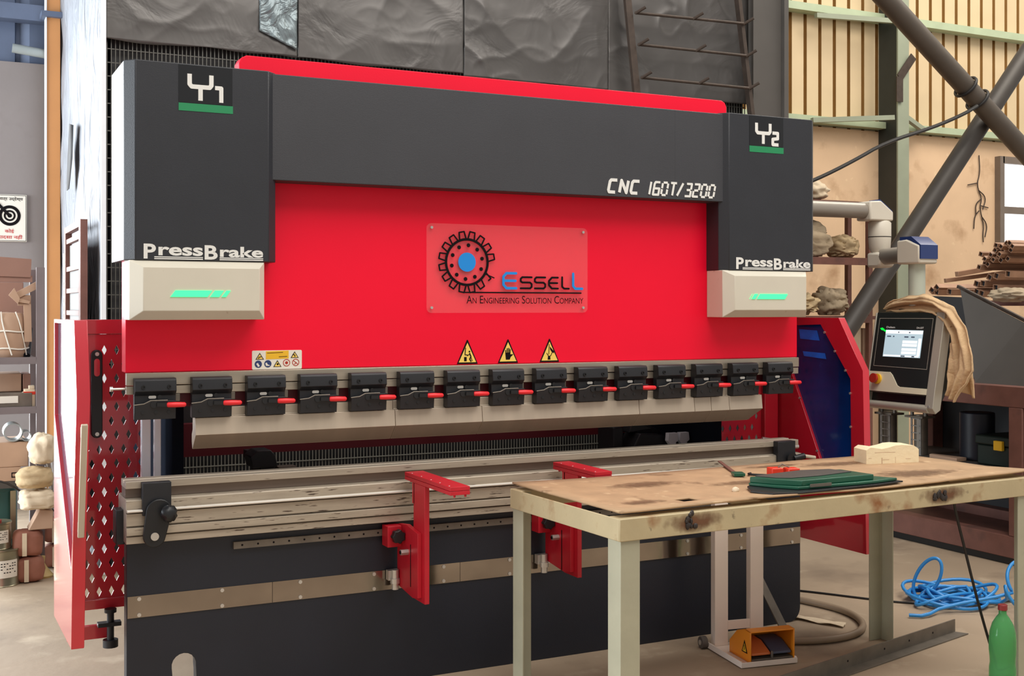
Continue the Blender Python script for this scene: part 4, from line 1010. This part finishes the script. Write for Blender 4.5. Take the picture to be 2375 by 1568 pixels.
FR = thing('panel_grate', (.16,3.2,0), 'brown steel panel frame leaning beside the booth foil, left of the press', 'frame')
b = B(BROWN)
for yy in (2.76, 3.6): b.box(.14, .18, yy, yy+.09, .002, 2.03)
for z in (.1,.6,1.1,1.5,1.64,1.78,1.96): b.box(.145, .175, 2.85, 3.6, z, z+.03)
b.box(.14,.18,2.76,3.69,2.03,2.07); b.obj('frame_bars', FR)
b = B(SHEETD); b.box(.165, .17, 2.85, 3.6, .13, 1.95); b.obj('infill_sheet', FR)

LD = thing('rebar_ladder', (4.3,2.42,3.0), 'rusty welded rod ladder fixed to the dark foil above the right end', 'ladder')
for a, c in (((3.74,2.49,3.80),(3.845,2.49,2.9)),((4.70,2.49,3.9),(4.845,2.49,2.9))):
    b = B(RUST); b.beam(a, c, .05, .03); b.obj('stile', LD)
for (xa, za, xb, zb) in ((3.79,3.62,4.75,3.645),(3.815,3.4,4.775,3.41),(3.84,3.17,4.80,3.172)):
    b = B(RUST); b.cyl((xa,2.45,za),(xb,2.45,zb), .011, 8); o = b.obj('rung', LD)
    b = B(RUST)
    for t in (.01,.52,.99):
        x = xa+(xb-xa)*t; z = za+(zb-za)*t; b.cyl((x-.01,2.45,z-.005),(x+.045,2.40,z+.035), .011, 8)
    pieces(b, 'rung_stub', o)

# ------------------------------------------------------------------ right hand background
SCOL = thing('steel_column', (8.73,5.05,0), 'green I-section building column against the cladded back wall', 'column')
b = B(GCOL); b.box(8.655, 8.815, 4.9, 4.92, 0, 6); b.obj('front_flange', SCOL)
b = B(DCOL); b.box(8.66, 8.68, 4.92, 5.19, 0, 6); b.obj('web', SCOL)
b = B(GCOL)
b.beam((7.6,5.04,3.5),(8.62,4.93,3.585), .05, .05); b.beam((7.65,5.04,4.6),(8.62,4.93,4.62), .05, .05); b.beam((8.83,4.95,3.6),(9.2,5.06,3.5), .05, .05)
pieces(b, 'knee_brace', SCOL)
b = B(RUST); b.beam((8.66,4.88,3.75),(8.66,4.88,4.02), .09, .012, up=(0,-1,0)); b.beam((8.66,4.88,4.01),(8.84,4.86,4.25), .09, .012, up=(0,-1,0)); b.obj('bent_bracket', SCOL)
b = B(PIPE); b.cyl((6.2,3.0,4.50),(9.4,3.0,2.215), .088, 24)
tag(b.obj('brace_pipe'), 'thick grey-brown diagonal brace pipe running from top centre down to the right', 'pipe')
b = B(mat('shaded_brace_paint', (66, 61, 57), .5, .1, var=.12, vs=5)); b.cyl((5.26,3.18,.04),(8.62,3.18,3.98), .085, 24)  # second pipe's colour darkened to carry the shade it stands in
tag(b.obj('brace_pipe'), 'dark diagonal brace pipe rising to the right behind the control pendant', 'pipe')
b = B(CABLE)
b.tube([(5.4,2.9,2.45),(5.8,2.9,2.585),(6.2,2.9,2.76),(6.55,2.9,2.935),(7.1,2.9,3.1),(7.45,2.88,3.24),(7.6,2.88,3.32)], .016, 8, 2)
axd = (Vector((9.4,3.0,2.215))-Vector((6.2,3.0,4.5))).normalized(); sx_ = Vector((0,1,0)); sz_ = axd.cross(sx_)
for t in (.455, .50):
    c0 = Vector((6.2,3.0,4.5)).lerp(Vector((9.4,3.0,2.215)), t-.02)
    b.tube([c0+(sx_*math.cos(2*math.pi*k/24)+sz_*math.sin(2*math.pi*k/24))*.105 for k in range(25)], .014, 8)
tag(b.obj('slack_cable'), 'black cable strung up to two loops tied around the brace pipe', 'cable')
b = B(RUST)
for pl in ([(10.17,3.3),(10.18,3.1),(10.16,2.95),(10.21,2.8),(10.2,2.7),(10.24,2.5),(10.26,2.38),(10.24,2.3)], [(10.2,2.8),(10.12,2.74),(10.14,2.62)], [(10.18,2.9),(10.28,2.82),(10.26,2.68)], [(10.21,2.72),(10.34,2.7)], [(10.22,2.6),(10.3,2.5),(10.29,2.36)], [(10.17,2.98),(10.02,2.95)], [(10.2,2.66),(10.11,2.6),(10.1,2.45)]):
    b.tube([(x+.02*math.sin(z*23),5.185,z) for x, z in pl], .0065, 5, 2)
tag(b.obj('dried_vine'), 'thin dried vine roots clinging to the tan wall left of the window', 'plant')

# storage shelf behind the press
SH = thing('storage_shelf', (6.4,3.7,0), 'brown steel shelf rack with cloth bundles behind the right end of the press', 'shelf')
for x, yy in ((6.885,3.45),(7.05,3.9),(5.5,3.45),(5.5,3.9)):
    b = B(BROWN); b.box(x, x+.045, yy, yy+.045, 0, 2.5); b.obj('shelf_post', SH)
for z in (.9,1.44,1.955,2.455):
    b = B(BROWN); b.box(5.52, 7.06, 3.5, 3.9, z, z+.03); b.box(5.5, 6.9, 3.44, 3.449, z-.03, z+.035); b.obj('shelf_board', SH)
def sack(c, r, m, lb, nm='cloth_sack', cat='sack', grp='cloth sacks and bundles', **k):
    b = B(m); b.blob(c, r, **k); return tag(b.obj(nm, ang=70), lb, cat, grp)
sack((6.36,3.7,2.15), (.27,.18,.165), SACKG, 'large grey-tan cloth bundle on the shelf just above the pendant arm level, right of Y2', nz=.2, fr=1.5, seed=1, flat=.1, sq=.8, cr=.22)
sack((6.76,3.66,2.095), (.115,.16,.11), SACK, 'round tan cloth bundle at the right end of the middle shelf', nz=.18, fr=1.6, seed=2, flat=.1, sq=.8, cr=.22)
sack((6.62,3.66,1.60), (.15,.16,.135), SACKG, 'grey-brown cloth sack slumped above the right red guard', nz=.2, fr=1.5, seed=4, flat=.1, sq=.8, cr=.22)
sack((6.28,3.66,1.57), (.14,.16,.10), SACK, 'lighter cloth sack partly hidden behind the right indicator box', nz=.3, fr=2.4, seed=5, flat=.1, sq=.8, cr=.22)
sack((6.34,3.6,2.58), (.16,.15,.095), CREAMCL, 'small pale cloth bag on the top shelf beside the Y2 cover', nz=.3, fr=2.4, seed=6, flat=.1)
b = B(SACK)
b.grid(lambda u, v: (5.85+.42*u+.03*math.sin(v*9), 3.8-.04*math.sin(u*14+v*3), 2.487+.95*v-.25*u*v), 24, 24)
tag(b.obj('hanging_cloth', ang=70, solid=.01), 'tan cloth hanging behind the right edge of the Y2 cover', 'cloth')
b = B(CARD); b.prism([(5.7,0),(6.25,0),(6.28,3.1),(6.2,3.27),(5.85,3.3),(5.7,3.25)], 'y', 4.2, 4.23)
tag(b.obj('cardboard_sheet'), 'tall brown cardboard sheet standing behind the Y2 cover with its top edge showing', 'cardboard')
for (x0, x1, z0, z1, m_, lb) in ((6.56,6.68,.93,1.16,CARD,'brown carton low on the shelf beside the red guard corner'),(6.69,6.86,.93,1.4,CREAMCL,'tall cream carton low on the shelf left of the pendant'),(6.885,6.99,.93,1.36,CARDL,'narrow light carton at the right end of the low shelf board')):
    b = B(m_); b.box(x0, x1, 3.52, 3.8, z0+.001, z1); tag(b.obj('carton', bev=.006), lb, 'box', 'cartons on the storage shelf')

# stock rack on the right with tubes
RK = thing('stock_rack', (5.55,.6,0), 'rust brown steel stock bench holding tubes along the right side', 'rack')
def rk(name, x0, x1, y0, y1, z0, z1, m_=BROWN):
    b = B(m_); b.box(x0, x1, y0, y1, z0, z1); return b.obj(name, RK, bev=.004)
rk('top_rail', 5.15, 5.25, -.9, 1.8, .95, 1.075); rk('top_rail', 5.85, 5.95, -.9, 1.8, .95, 1.075)
rk('top_plate', 5.25, 5.85, -.9, 1.8, 1.06, 1.072)
rk('bottom_rail', 5.15, 5.25, -.9, 1.8, .045, .176); rk('bottom_rail', 5.85, 5.95, -.9, 1.8, .045, .176)
rk('base_skid', 5.17, 5.23, -.9, 1.8, 0, .044, BLACKP); rk('base_skid', 5.87, 5.93, -.9, 1.8, 0, .044, BLACKP)
for yy in (1.7,.33,-.88): rk('post', 5.15, 5.25, yy, yy+.1, .177, .949)
for yy in (1.7,.33,-.88): rk('post', 5.85, 5.95, yy, yy+.1, .177, 1.3 if yy < 1 else .949)
rk('shelf_plate', 5.26, 5.84, -.85, 1.7, .535, .55, SHEETD); rk('added_dark_back', 5.955, 5.965, -.9, 1.8, .05, 1.05, DARKBACK)  # dark back sheet added to stand in for shade under the bench
rk('floor_plate', 5.26, 5.84, -.85, 1.7, .10, .115, BROWN)
for x in (6.35, 7.6):
    rk('stanchion', x, x+.06, .9, .96, 0, 1.76); rk('stanchion', x, x+.06, 2.0, 2.06, 0, 1.6)
    rk('bearer', x, x+.06, .96, 2.0, 1.56, 1.60)
b = B(PSILV); b.box(5.12, 5.149, 1.62, 1.66, .05, 1.05); b.obj('edge_strip', RK)
# tubes
def tube_obj(x, y, z, s, ln, rot, lb, grp='square steel tubes on the rack', tilt=0, yaw=0, m_=TUBE):
    M = Matrix.Translation((x,y,z)) @ Matrix.Rotation(R(yaw), 4, 'Z') @ Matrix.Rotation(R(-tilt), 4, 'Y') @ Matrix.Rotation(R(rot), 4, 'X')
    b = B(m_, TUBEIN, xf=M); h = s/2; i = h-.004
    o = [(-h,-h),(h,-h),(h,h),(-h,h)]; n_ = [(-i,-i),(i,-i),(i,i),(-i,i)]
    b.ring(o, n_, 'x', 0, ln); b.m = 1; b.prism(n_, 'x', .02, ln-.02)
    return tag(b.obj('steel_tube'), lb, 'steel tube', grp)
def px(u, v, X):                                           # where the sight line of a measured tube end meets the plane of the ends
    k = (u-1187.5)/2734.85; m_ = -(v-712.61)/2734.85; S, C = math.sin(.46009), math.cos(.46009)
    t = (X+.66612)/(k*C+S); return (X, -4.59127+t*(C-k*S), 1.55021+t*m_)
pile = [(1125,245),(1240,215),(1360,215),(1195,265),(1300,262),(1400,262),(1110,318),(1185,335),(945,375),(1045,385),(1125,405),(1215,378),(1340,310),(930,495),(1000,445),(1080,455),(1160,460),(920,565),(1000,522),(1260,440)]
for k, (a, c) in enumerate(pile):
    x, y, z = px(2130+a/6.273, 530+c/6.273, 6.0)
    tube_obj(x+.03*math.sin(k*2.1), y, z, .033, 2.4, 38 if k not in (8,13,17,0) else 20, 'black open-ended square tube in the stacked pile below the window', tilt=.3)
for (a, c, rot, lb) in ((190,900,40,'leftmost square tube end, above the peach towel'),(262,862,45,'diagonal square tube just right of the leftmost tube end'),(262,925,10,'square tube lying under the diagonal one above the towel'),(450,920,10,'square tube right above the top corner of the dark leaning sheet'),
                   (840,805,20,'left tube of the pair below the long raised bars'),(935,800,10,'right tube of the pair below the long raised bars'),(840,920,25,'small tube end beside the leaning sheet edge'),(915,945,20,'second small tube end beside the leaning sheet edge'),
                   (1030,712,30,'tube end tucked under the long raised bars'),(1130,690,20,'tube behind the end tucked under the raised bars'),(1300,660,10,'large rusty tube under the raised bars at right'),(1120,860,5,'flat-lying tube beside the small tube ends')):
    x, y, z = px(2130+a/6.273, 530+c/6.273, 6.02)
    tube_obj(x, y, z, .042, 2.2, rot, lb)
for (s, e, Xs, Xe, w_, lb) in (((2219,636),(2440,596),6.0,6.9,.036,'upper of two long raised steel bars crossing in front of the tube pile'),((2192,651),(2440,618),5.98,6.85,.03,'lower of two long raised steel bars crossing in front of the tube pile')):
    b = B(TUBE); b.beam(px(*s, Xs), px(*e, Xe), w_, w_); tag(b.obj('steel_bar', bev=.002), lb, 'steel bar')
b = B(SACKG); b.blob(px(2345,684,5.95), (.12,.16,.05), .3, 2.5, 8); tag(b.obj('rag_bundle', ang=70), 'grey rag bundle lying on the tubes at the right edge', 'rag')
# leaning sheet
def lsp(u, v, X): return px(u, v, X)
b = B(SHEETD); P = [lsp(2228,672,5.42), lsp(2262,888,5.27), lsp(2375,898,5.27), lsp(2420,902,5.27), lsp(2420,765,5.42), lsp(2375,748,5.42)]
b.add(P, [(0,1,2,3,4,5)]); tag(b.obj('metal_sheet', solid=.004, flat=True), 'dark grey steel sheet leaning on the stock bench in front of tubes', 'sheet')
b = B(RUST); b.beam(lsp(2222,664,5.46), lsp(2430,770,5.44), .02, .02); tag(b.obj('steel_rod'), 'thin steel rod along the sloping top edge of the leaning sheet', 'steel bar')
b = B(DARKBACK); P = [lsp(2160,690,5.6), lsp(2250,884,5.5), lsp(2190,884,5.5), lsp(2150,760,5.55)]; P = [lsp(2150,686,5.7), lsp(2240,690,5.7), lsp(2275,884,5.6), lsp(2190,884,5.6)]
b.add(P, [(0,1,2,3)]); tag(b.obj('metal_sheet', solid=.004, flat=True), 'black sheet standing behind the peach towel on the stock bench', 'sheet')
b = B(PVC); b.box(5.4, 5.46, .95, 1.1, 1.076, 1.30); tag(b.obj('canister', bev=.02), 'pale blue-grey canister on the bench behind the towel', 'container')
# under-bench items
for (u, v0, v1, lb) in ((2060,960,1058,'steel fixture with caged column, left one under the pendant'),(2131,972,1060,'steel fixture with caged column, right one under the pendant')):
    X_, Y_, _z = px(u, v1, 5.36)
    F = thing('steel_fixture', (X_,Y_,.551), lb, 'fixture', 'steel fixtures under the bench')
    b = B(ZINC); 
    for dy in (-.04,.04): b.box(X_-.03, X_-.02, Y_+dy-.006, Y_+dy+.006, .551, .80)
    for k in range(5): b.box(X_-.03, X_-.02, Y_-.04, Y_+.04, .60+k*.048, .606+k*.048)
    b.obj('cage', F)
    b = B(DULL); b.cyl((X_+.02,Y_,.551),(X_+.02,Y_,.82), .045, 18); b.box(X_-.05, X_+.07, Y_-.08, Y_+.08, .801, .815); b.obj('column_body', F)
    b = B(DULL)
    for dy in (-.06,.06): b.cyl((X_,Y_+dy,.815),(X_,Y_+dy,.9), .012, 10)
    pieces(b, 'prong', F)
TBX = thing('tool_box', (5.45,.7,.551), 'dark green toolbox with yellow latch on the stock bench shelf', 'tool box')
b = B(GREENB); b.box(5.34, 5.62, .45, .84, .551, .68); b.box(5.33, 5.63, .44, .85, .681, .74); b.obj('box_body', TBX, bev=.01)
b = B(YEL); b.box(5.31, 5.335, .62, .685, .655, .715); b.obj('latch', TBX, bev=.003)
b = B(NAVY); b.cyl((5.52,1.0,.551),(5.52,1.0,.86), .11, 24); tag(b.obj('drum', bev=.006), 'dark drum beside the green toolbox under the bench', 'drum')
b = B(CARDL); b.prism([(5.28,.95),(5.30,1.2),(5.34,1.22),(5.38,.96)], 'z', .551, .575); tag(b.obj('wood_offcut', bev=.003), 'pale wood offcut on the bench shelf beside the drum', 'offcut')

# ------------------------------------------------------------------ left hand background
CO = thing('steel_column', (.185,5.0,0), 'tan orange painted column at far left beside the foil booth', 'column')
b = B(TANCOL); b.box(.14, .235, 4.95, 5.05, 0, 4.6); b.obj('shaft', CO)
b = B(SILVER); b.box(.132, .1395, 4.94, 5.06, 0, 4.6); b.obj('edge_strip', CO)
b = B(CLADB); b.box(.10, .26, 4.9, 5.07, 3.74, 3.78); b.obj('bracket', CO)
b = B(PVC); b.cyl((-.09,5.12,3.52),(.2,5.12,3.49), .035, 14); tag(b.obj('wall_pipe'), 'short grey pipe across the top of the plastered left wall', 'pipe')
SG = thing('safety_sign', (-.2,5.18,2.05), 'white Hindi safety sign with a dartboard target on the left wall', 'sign')
b = B(PAPER); b.box(-.42, .017, 5.18, 5.198, 2.052, 2.412); b.obj('sign_board', SG, bev=.004)
b = B(PRINT); y = 5.178
b.ring([(-.415,2.057),(.011,2.057),(.011,2.406),(-.415,2.406)], [(-.412,2.06),(.008,2.06),(.008,2.403),(-.412,2.403)], 'y', y, y+.001)
for r0, r1 in ((.055,.078),(.028,.042),(.0,.016)): b.annulus((-.105,2.25), max(r0,.001), r1, y)
b.beam((-.19,y-.001,2.34),(-.108,y-.001,2.252), .004, .022)
b.text('मात्र उद्देश्य', -.185, -.012, 2.36, 2.395, y, .01); b.obj('target_print', SG)
b = B(mat('red_print', (196, 50, 54), .5, var=0)); b.text('कोई', -.14, -.075, 2.115, 2.15, y, .01); b.text('हादसा नहीं', -.19, -.015, 2.068, 2.105, y, .01); b.obj('red_lettering', SG)

LS = thing('steel_rack', (-.35,3.0,0), 'dusty blue-grey steel storage rack at the far left edge', 'rack')
LSM = mat('dusty_rack_paint', (122, 112, 114), .6, var=.12)
for x, yy in ((-.105,2.7),(-.105,3.2),(-.44,2.75),(-.44,3.2)):
    b = B(LSM); b.box(x, x+.045, yy, yy+.045, 0, 1.78); b.obj('rack_post', LS)
for z in (.94,1.224):
    b = B(LSM); b.box(-.395, -.106, 2.702, 2.712, z, z+.04); b.box(-.395, -.106, 2.745, 3.2, z+.02, z+.035); b.obj('rack_shelf', LS)
b = B(CARD); b.box(-.4, -.15, 3.06, 3.19, 1.262, 1.70); tag(b.obj('carton', bev=.006), 'reddish brown carton behind the tied parcel on the top shelf', 'box')
SXF = Matrix.Translation((-.255,2.87,0)) @ Matrix.Diagonal((.75,.75,1,1)) @ Matrix.Translation((.28,-2.87,0))
PC = thing('tied_parcel', (-.30,2.84,1.26), 'brown wrapped parcel tied with white cord on the rack top shelf', 'parcel')
b = B(CARDL, xf=SXF); b.lathe([(0,0),(.14,0),(.165,.03),(.168,.12),(.16,.22),(.13,.255),(0,.262)], (-.28,2.87,1.261), 28); b.obj('wrapping', PC)
b = B(PAPER, xf=SXF)
for z, r_ in ((.05,.17),(.15,.172)): b.tube([(-.28+r_*math.cos(2*math.pi*k/28),2.87+r_*math.sin(2*math.pi*k/28),1.261+z+.004*math.sin(k)) for k in range(29)], .005, 6)
for a0 in (-1.9,-1.15): b.tube([(-.28+.14*math.cos(a0),2.87+.14*math.sin(a0),1.523),(-.28+.172*math.cos(a0+.1),2.87+.172*math.sin(a0+.1),1.46),(-.28+.174*math.cos(a0+.3),2.87+.174*math.sin(a0+.3),1.36),(-.28+.172*math.cos(a0+.5),2.87+.172*math.sin(a0+.5),1.275)], .005, 6, 1)
pieces(b, 'cord', PC)
b = B(CARD); b.prism([(-.42,1.74),(-.11,1.73),(-.105,1.84),(-.42,1.86)], 'y', 3.06, 3.1); b.box(-.42,-.1,3.07,3.09,1.701,1.74); tag(b.obj('cardboard_sheet'), 'long brown cardboard strip along the top of the left rack', 'cardboard')
b = B(CARDL); b.prism([(-.22,1.63),(-.1,1.70),(-.075,1.69),(-.1,1.655),(-.2,1.6)], 'y', 2.76, 2.8); b.prism([(-.25,1.62),(-.22,1.66),(-.19,1.6),(-.2,1.57)], 'y', 2.75, 2.77); b.prism([(-.19,1.6),(-.135,1.585),(-.14,1.57),(-.2,1.58)], 'y', 2.755, 2.775); b.prism([(-.17,1.57),(-.13,1.57),(-.125,1.35),(-.165,1.35)], 'y', 2.765, 2.785); b.prism([(-.2,1.62),(-.13,1.62),(-.13,1.56),(-.2,1.56)], 'y', 2.77, 2.785)
tag(b.obj('torn_carton'), 'torn flattened carton pieces hanging off the rack top', 'cardboard')
b = B(NAVY); b.cyl((-.15,2.8,1.27),(-.125,2.95,1.42), .02, 12); tag(b.obj('pipe_offcut'), 'dark pipe offcut leaning at the right end of the top shelf', 'pipe')
for (x0, x1, z0, z1, m_, lb) in ((-.385,-.175,1.058,1.165,CARDL,'wide flat carton on the middle shelf behind the white label'),(-.168,-.125,1.058,1.16,CARD,'narrow carton at the right end of the middle shelf')):
    b = B(m_); b.box(x0, x1, 2.86, 3.1, z0, z1); tag(b.obj('carton', bev=.005), lb, 'box', 'cartons on the left rack')
TR = thing('tray', (-.4,2.84,.976), 'grey wire tray with a white label on the left rack', 'tray')
b = B(DULL); b.box(-.385, -.125, 2.75, 3.15, .976, 1.056); b.obj('tray_body', TR, bev=.003)
b = B(PAPER); b.box(-.38, -.2, 2.747, 2.75, 1.0, 1.04); b.obj('label', TR)
JG = thing('jerry_can', (-.135,2.8,.976), 'cream jug with an orange band at the end of the middle shelf', 'container')
b = B(CREAMCL); b.box(-.165, -.108, 2.76, 2.84, .976, 1.075); b.box(-.14, -.11, 2.77, 2.83, 1.075, 1.095); b.tube([(-.165,2.8,1.06),(-.178,2.8,1.05),(-.18,2.8,1.01),(-.168,2.8,.99)], .005, 6, 1); b.obj('jug_body', JG, bev=.012)
b = B(REDT); b.box(-.167, -.106, 2.758, 2.842, 1.045, 1.062); b.obj('orange_band', JG)
# lower pile
b = B(TEAL); b.lathe([(0,0),(.14,0),(.14,.47),(.146,.475),(.146,.5),(0,.507)], (-.33,2.98,0), 28); b.use(TIN); b.box(-.235,-.205,2.86,2.885,.2,.48)
tag(b.obj('barrel'), 'teal barrel standing behind the paint tins at far left', 'barrel')
b = B(GREYT); b.box(-.39, -.2, 2.76, 2.9, .51, .55); tag(b.obj('flat_tray'), 'dark flat tray on top of the teal barrel', 'tray')
b = B(CARDL); b.box(-.39, -.185, 2.76, 3.1, .551, .63); b.use(PRINT); b.ring([(-.235,.57),(-.20,.57),(-.20,.60),(-.235,.60)], [(-.23,.576),(-.205,.576),(-.205,.594),(-.23,.594)], 'y', 2.758, 2.7605); tag(b.obj('carton', bev=.004), 'light carton with a black handle mark above the teal barrel', 'box', 'cartons on the left rack')
b = B(CARDL); b.box(-.39, -.145, 2.76, 3.1, .631, .775); tag(b.obj('carton', bev=.004), 'long plain carton under the grey pipe rings', 'box', 'cartons on the left rack')
for (x, z, r_, lb) in ((-.225,.83,.052,'larger grey plastic pipe ring on the plain carton'),(-.155,.805,.028,'smaller grey plastic pipe ring on the plain carton')):
    b = B(PVC); b.ring([(x+r_*math.cos(2*math.pi*k/24),z+r_*math.sin(2*math.pi*k/24)) for k in range(24)], [(x+.88*r_*math.cos(2*math.pi*k/24),z+.88*r_*math.sin(2*math.pi*k/24)) for k in range(24)], 'y', 2.75, 2.9); tag(b.obj('pipe_ring'), lb, 'pipe', 'grey pipe rings')
def tin(c, r_, h, lb, lab=True):
    T = thing('paint_tin', c, lb, 'tin', 'paint tins at far left')
    b = B(TIN); b.lathe([(0,0),(r_,0),(r_+.003,.004),(r_,.008),(r_,h-.012),(r_+.004,h-.008),(r_+.003,h),(r_-.006,h-.004),(0,h-.006)], c, 32); b.obj('tin_body', T)
    b = B(PAPER)
    n_ = 10; vs = []
    for i in range(n_+1):
        a = R(-100+62*i/n_)
        for z in (.25*h,.72*h): vs.append((c[0]+(r_+.0012)*math.cos(a), c[1]+(r_+.0012)*math.sin(a), c[2]+z))
    b.add(vs, [(2*i,2*i+2,2*i+3,2*i+1) for i in range(n_)]); o = b.obj('label', T)
    b = B(PRINT); vs = []; fs = []
    for k, z in enumerate((.62,.55,.47,.38)):
        for i in range(6):
            if (i+k) % 4 == 3: continue
            a0, a1 = R(-90+8*i), R(-90+8*i+5); m_ = len(vs)
            for a, zz in ((a0,z),(a1,z),(a1,z+.025),(a0,z+.025)): vs.append((c[0]+(r_+.0018)*math.cos(a), c[1]+(r_+.0018)*math.sin(a), c[2]+zz*h))
            fs.append((m_,m_+1,m_+2,m_+3))
    b.add(vs, fs); b.obj('label_print', o)
    return T
tin((-.305,2.6,0), .108, .205, 'large paint tin on the floor at the far left edge')
tin((-.33,2.61,.2005), .085, .15, 'smaller paint tin standing on the large one')
b = B(CAPRED); b.cyl((-.325,2.58,.346),(-.325,2.58,.362), .03, 20); tag(b.obj('lid'), 'red lid lying on the upper paint tin', 'lid')
def roll(c, r_, h, lb, sd):
    b = B(mat('brown_wrap', (150, 96, 78), .75, var=.15, vs=12, bump=.3, bs=16)); T = thing('wrapped_bundle', c, lb, 'bundle', 'brown wrapped bundles')
    b.blob((c[0],c[1],c[2]+h/2), (r_,r_*.8,h/2), .08, 2, sd, 28, 16, .06, sq=.5); b.obj('wrapping', T)
    b = B(CREAMCL); b.box(c[0]-r_*.25-.012, c[0]-r_*.25+.012, c[1]-r_*.84, c[1]-r_*.8, c[2]+.01, c[2]+h-.012); b.obj('tape_band', T)
roll((-.15,2.6,0), .08, .145, 'brown wrapped bundle on the floor right of the large tin', 1)
roll((-.16,2.6,.146), .082, .15, 'brown wrapped bundle stacked second up, right of the upper tin', 2)
roll((.03,2.95,0), .085, .14, 'brown wrapped bundle half hidden by the red guard, lower', 3)
roll((.03,2.97,.141), .085, .15, 'brown wrapped bundle half hidden by the red guard, upper', 4)
b = B(CARDL); b.prism([(-.16,.298),(-.03,.298),(-.03,.40),(-.10,.41)], 'y', 2.54, 2.66); tag(b.obj('wedge_offcut', bev=.004), 'pale wedge of board between bundles and yellow packet', 'offcut')
sack((-.11,2.58,.465), (.095,.1,.055), CREAMCL, 'yellowish tied packet in the middle of the left sack pile', nz=.12, fr=2.2, seed=11, flat=.1, sq=.5)
sack((-.125,2.58,.588), (.1,.1,.06), SACK, 'tan pillow-shaped sack under the big cream sack', nz=.12, fr=2, seed=12, flat=.1, sq=.7)
sack((-.085,2.58,.745), (.075,.1,.09), CREAMCL, 'bulging cream sack at the top of the left pile', nz=.18, fr=2, seed=13, flat=.08, sq=.8)
b = B(mat('white_plastic_film', (228, 226, 224), .4, var=.05, bump=.3, bs=30))
b.grid(lambda u, v: (-.055+.045*u+.02*math.sin(v*5)*(1-u), 2.72+.015*math.sin(u*9+v*6), .33+.47*v), 12, 30)
tag(b.obj('plastic_film', ang=70, solid=.003), 'strip of white plastic film hanging beside the sack pile', 'plastic')
b = B(mat('yellowed_bag', (206, 180, 120), .5, var=.15, bump=.3, bs=30)); b.lathe([(0,0),(.055,.0),(.06,.012),(.03,.05),(.012,.08),(.016,.12),(0,.125)], (-.075,2.68,0), 18)
tag(b.obj('glue_bag'), 'small yellowed bag twisted at the neck on the floor by the bundles', 'bag')
b = B(CABLE); b.tube([(-.5,2.68,.56),(-.3,2.68,.575),(-.2,2.68,.51),(-.12,2.68,.435),(-.02,2.68,.38),(.05,2.7,.34),(.1,2.75,.006)], .006, 8, 2)
tag(b.obj('loose_cable'), 'black cable slung across the sack pile at far left', 'cable')

b = B(CREAMCL); b.grid(lambda u, v: (3.17+.05*u+.12*v, .05-.26*v+.035*u+.01*math.sin(v*9), .006+.008*abs(math.sin(u*5+v*6))), 8, 20)
tag(b.obj('paper_scrap', solid=.002, ang=70), 'crumpled pale paper strip on the floor inside the conduit loop', 'paper')
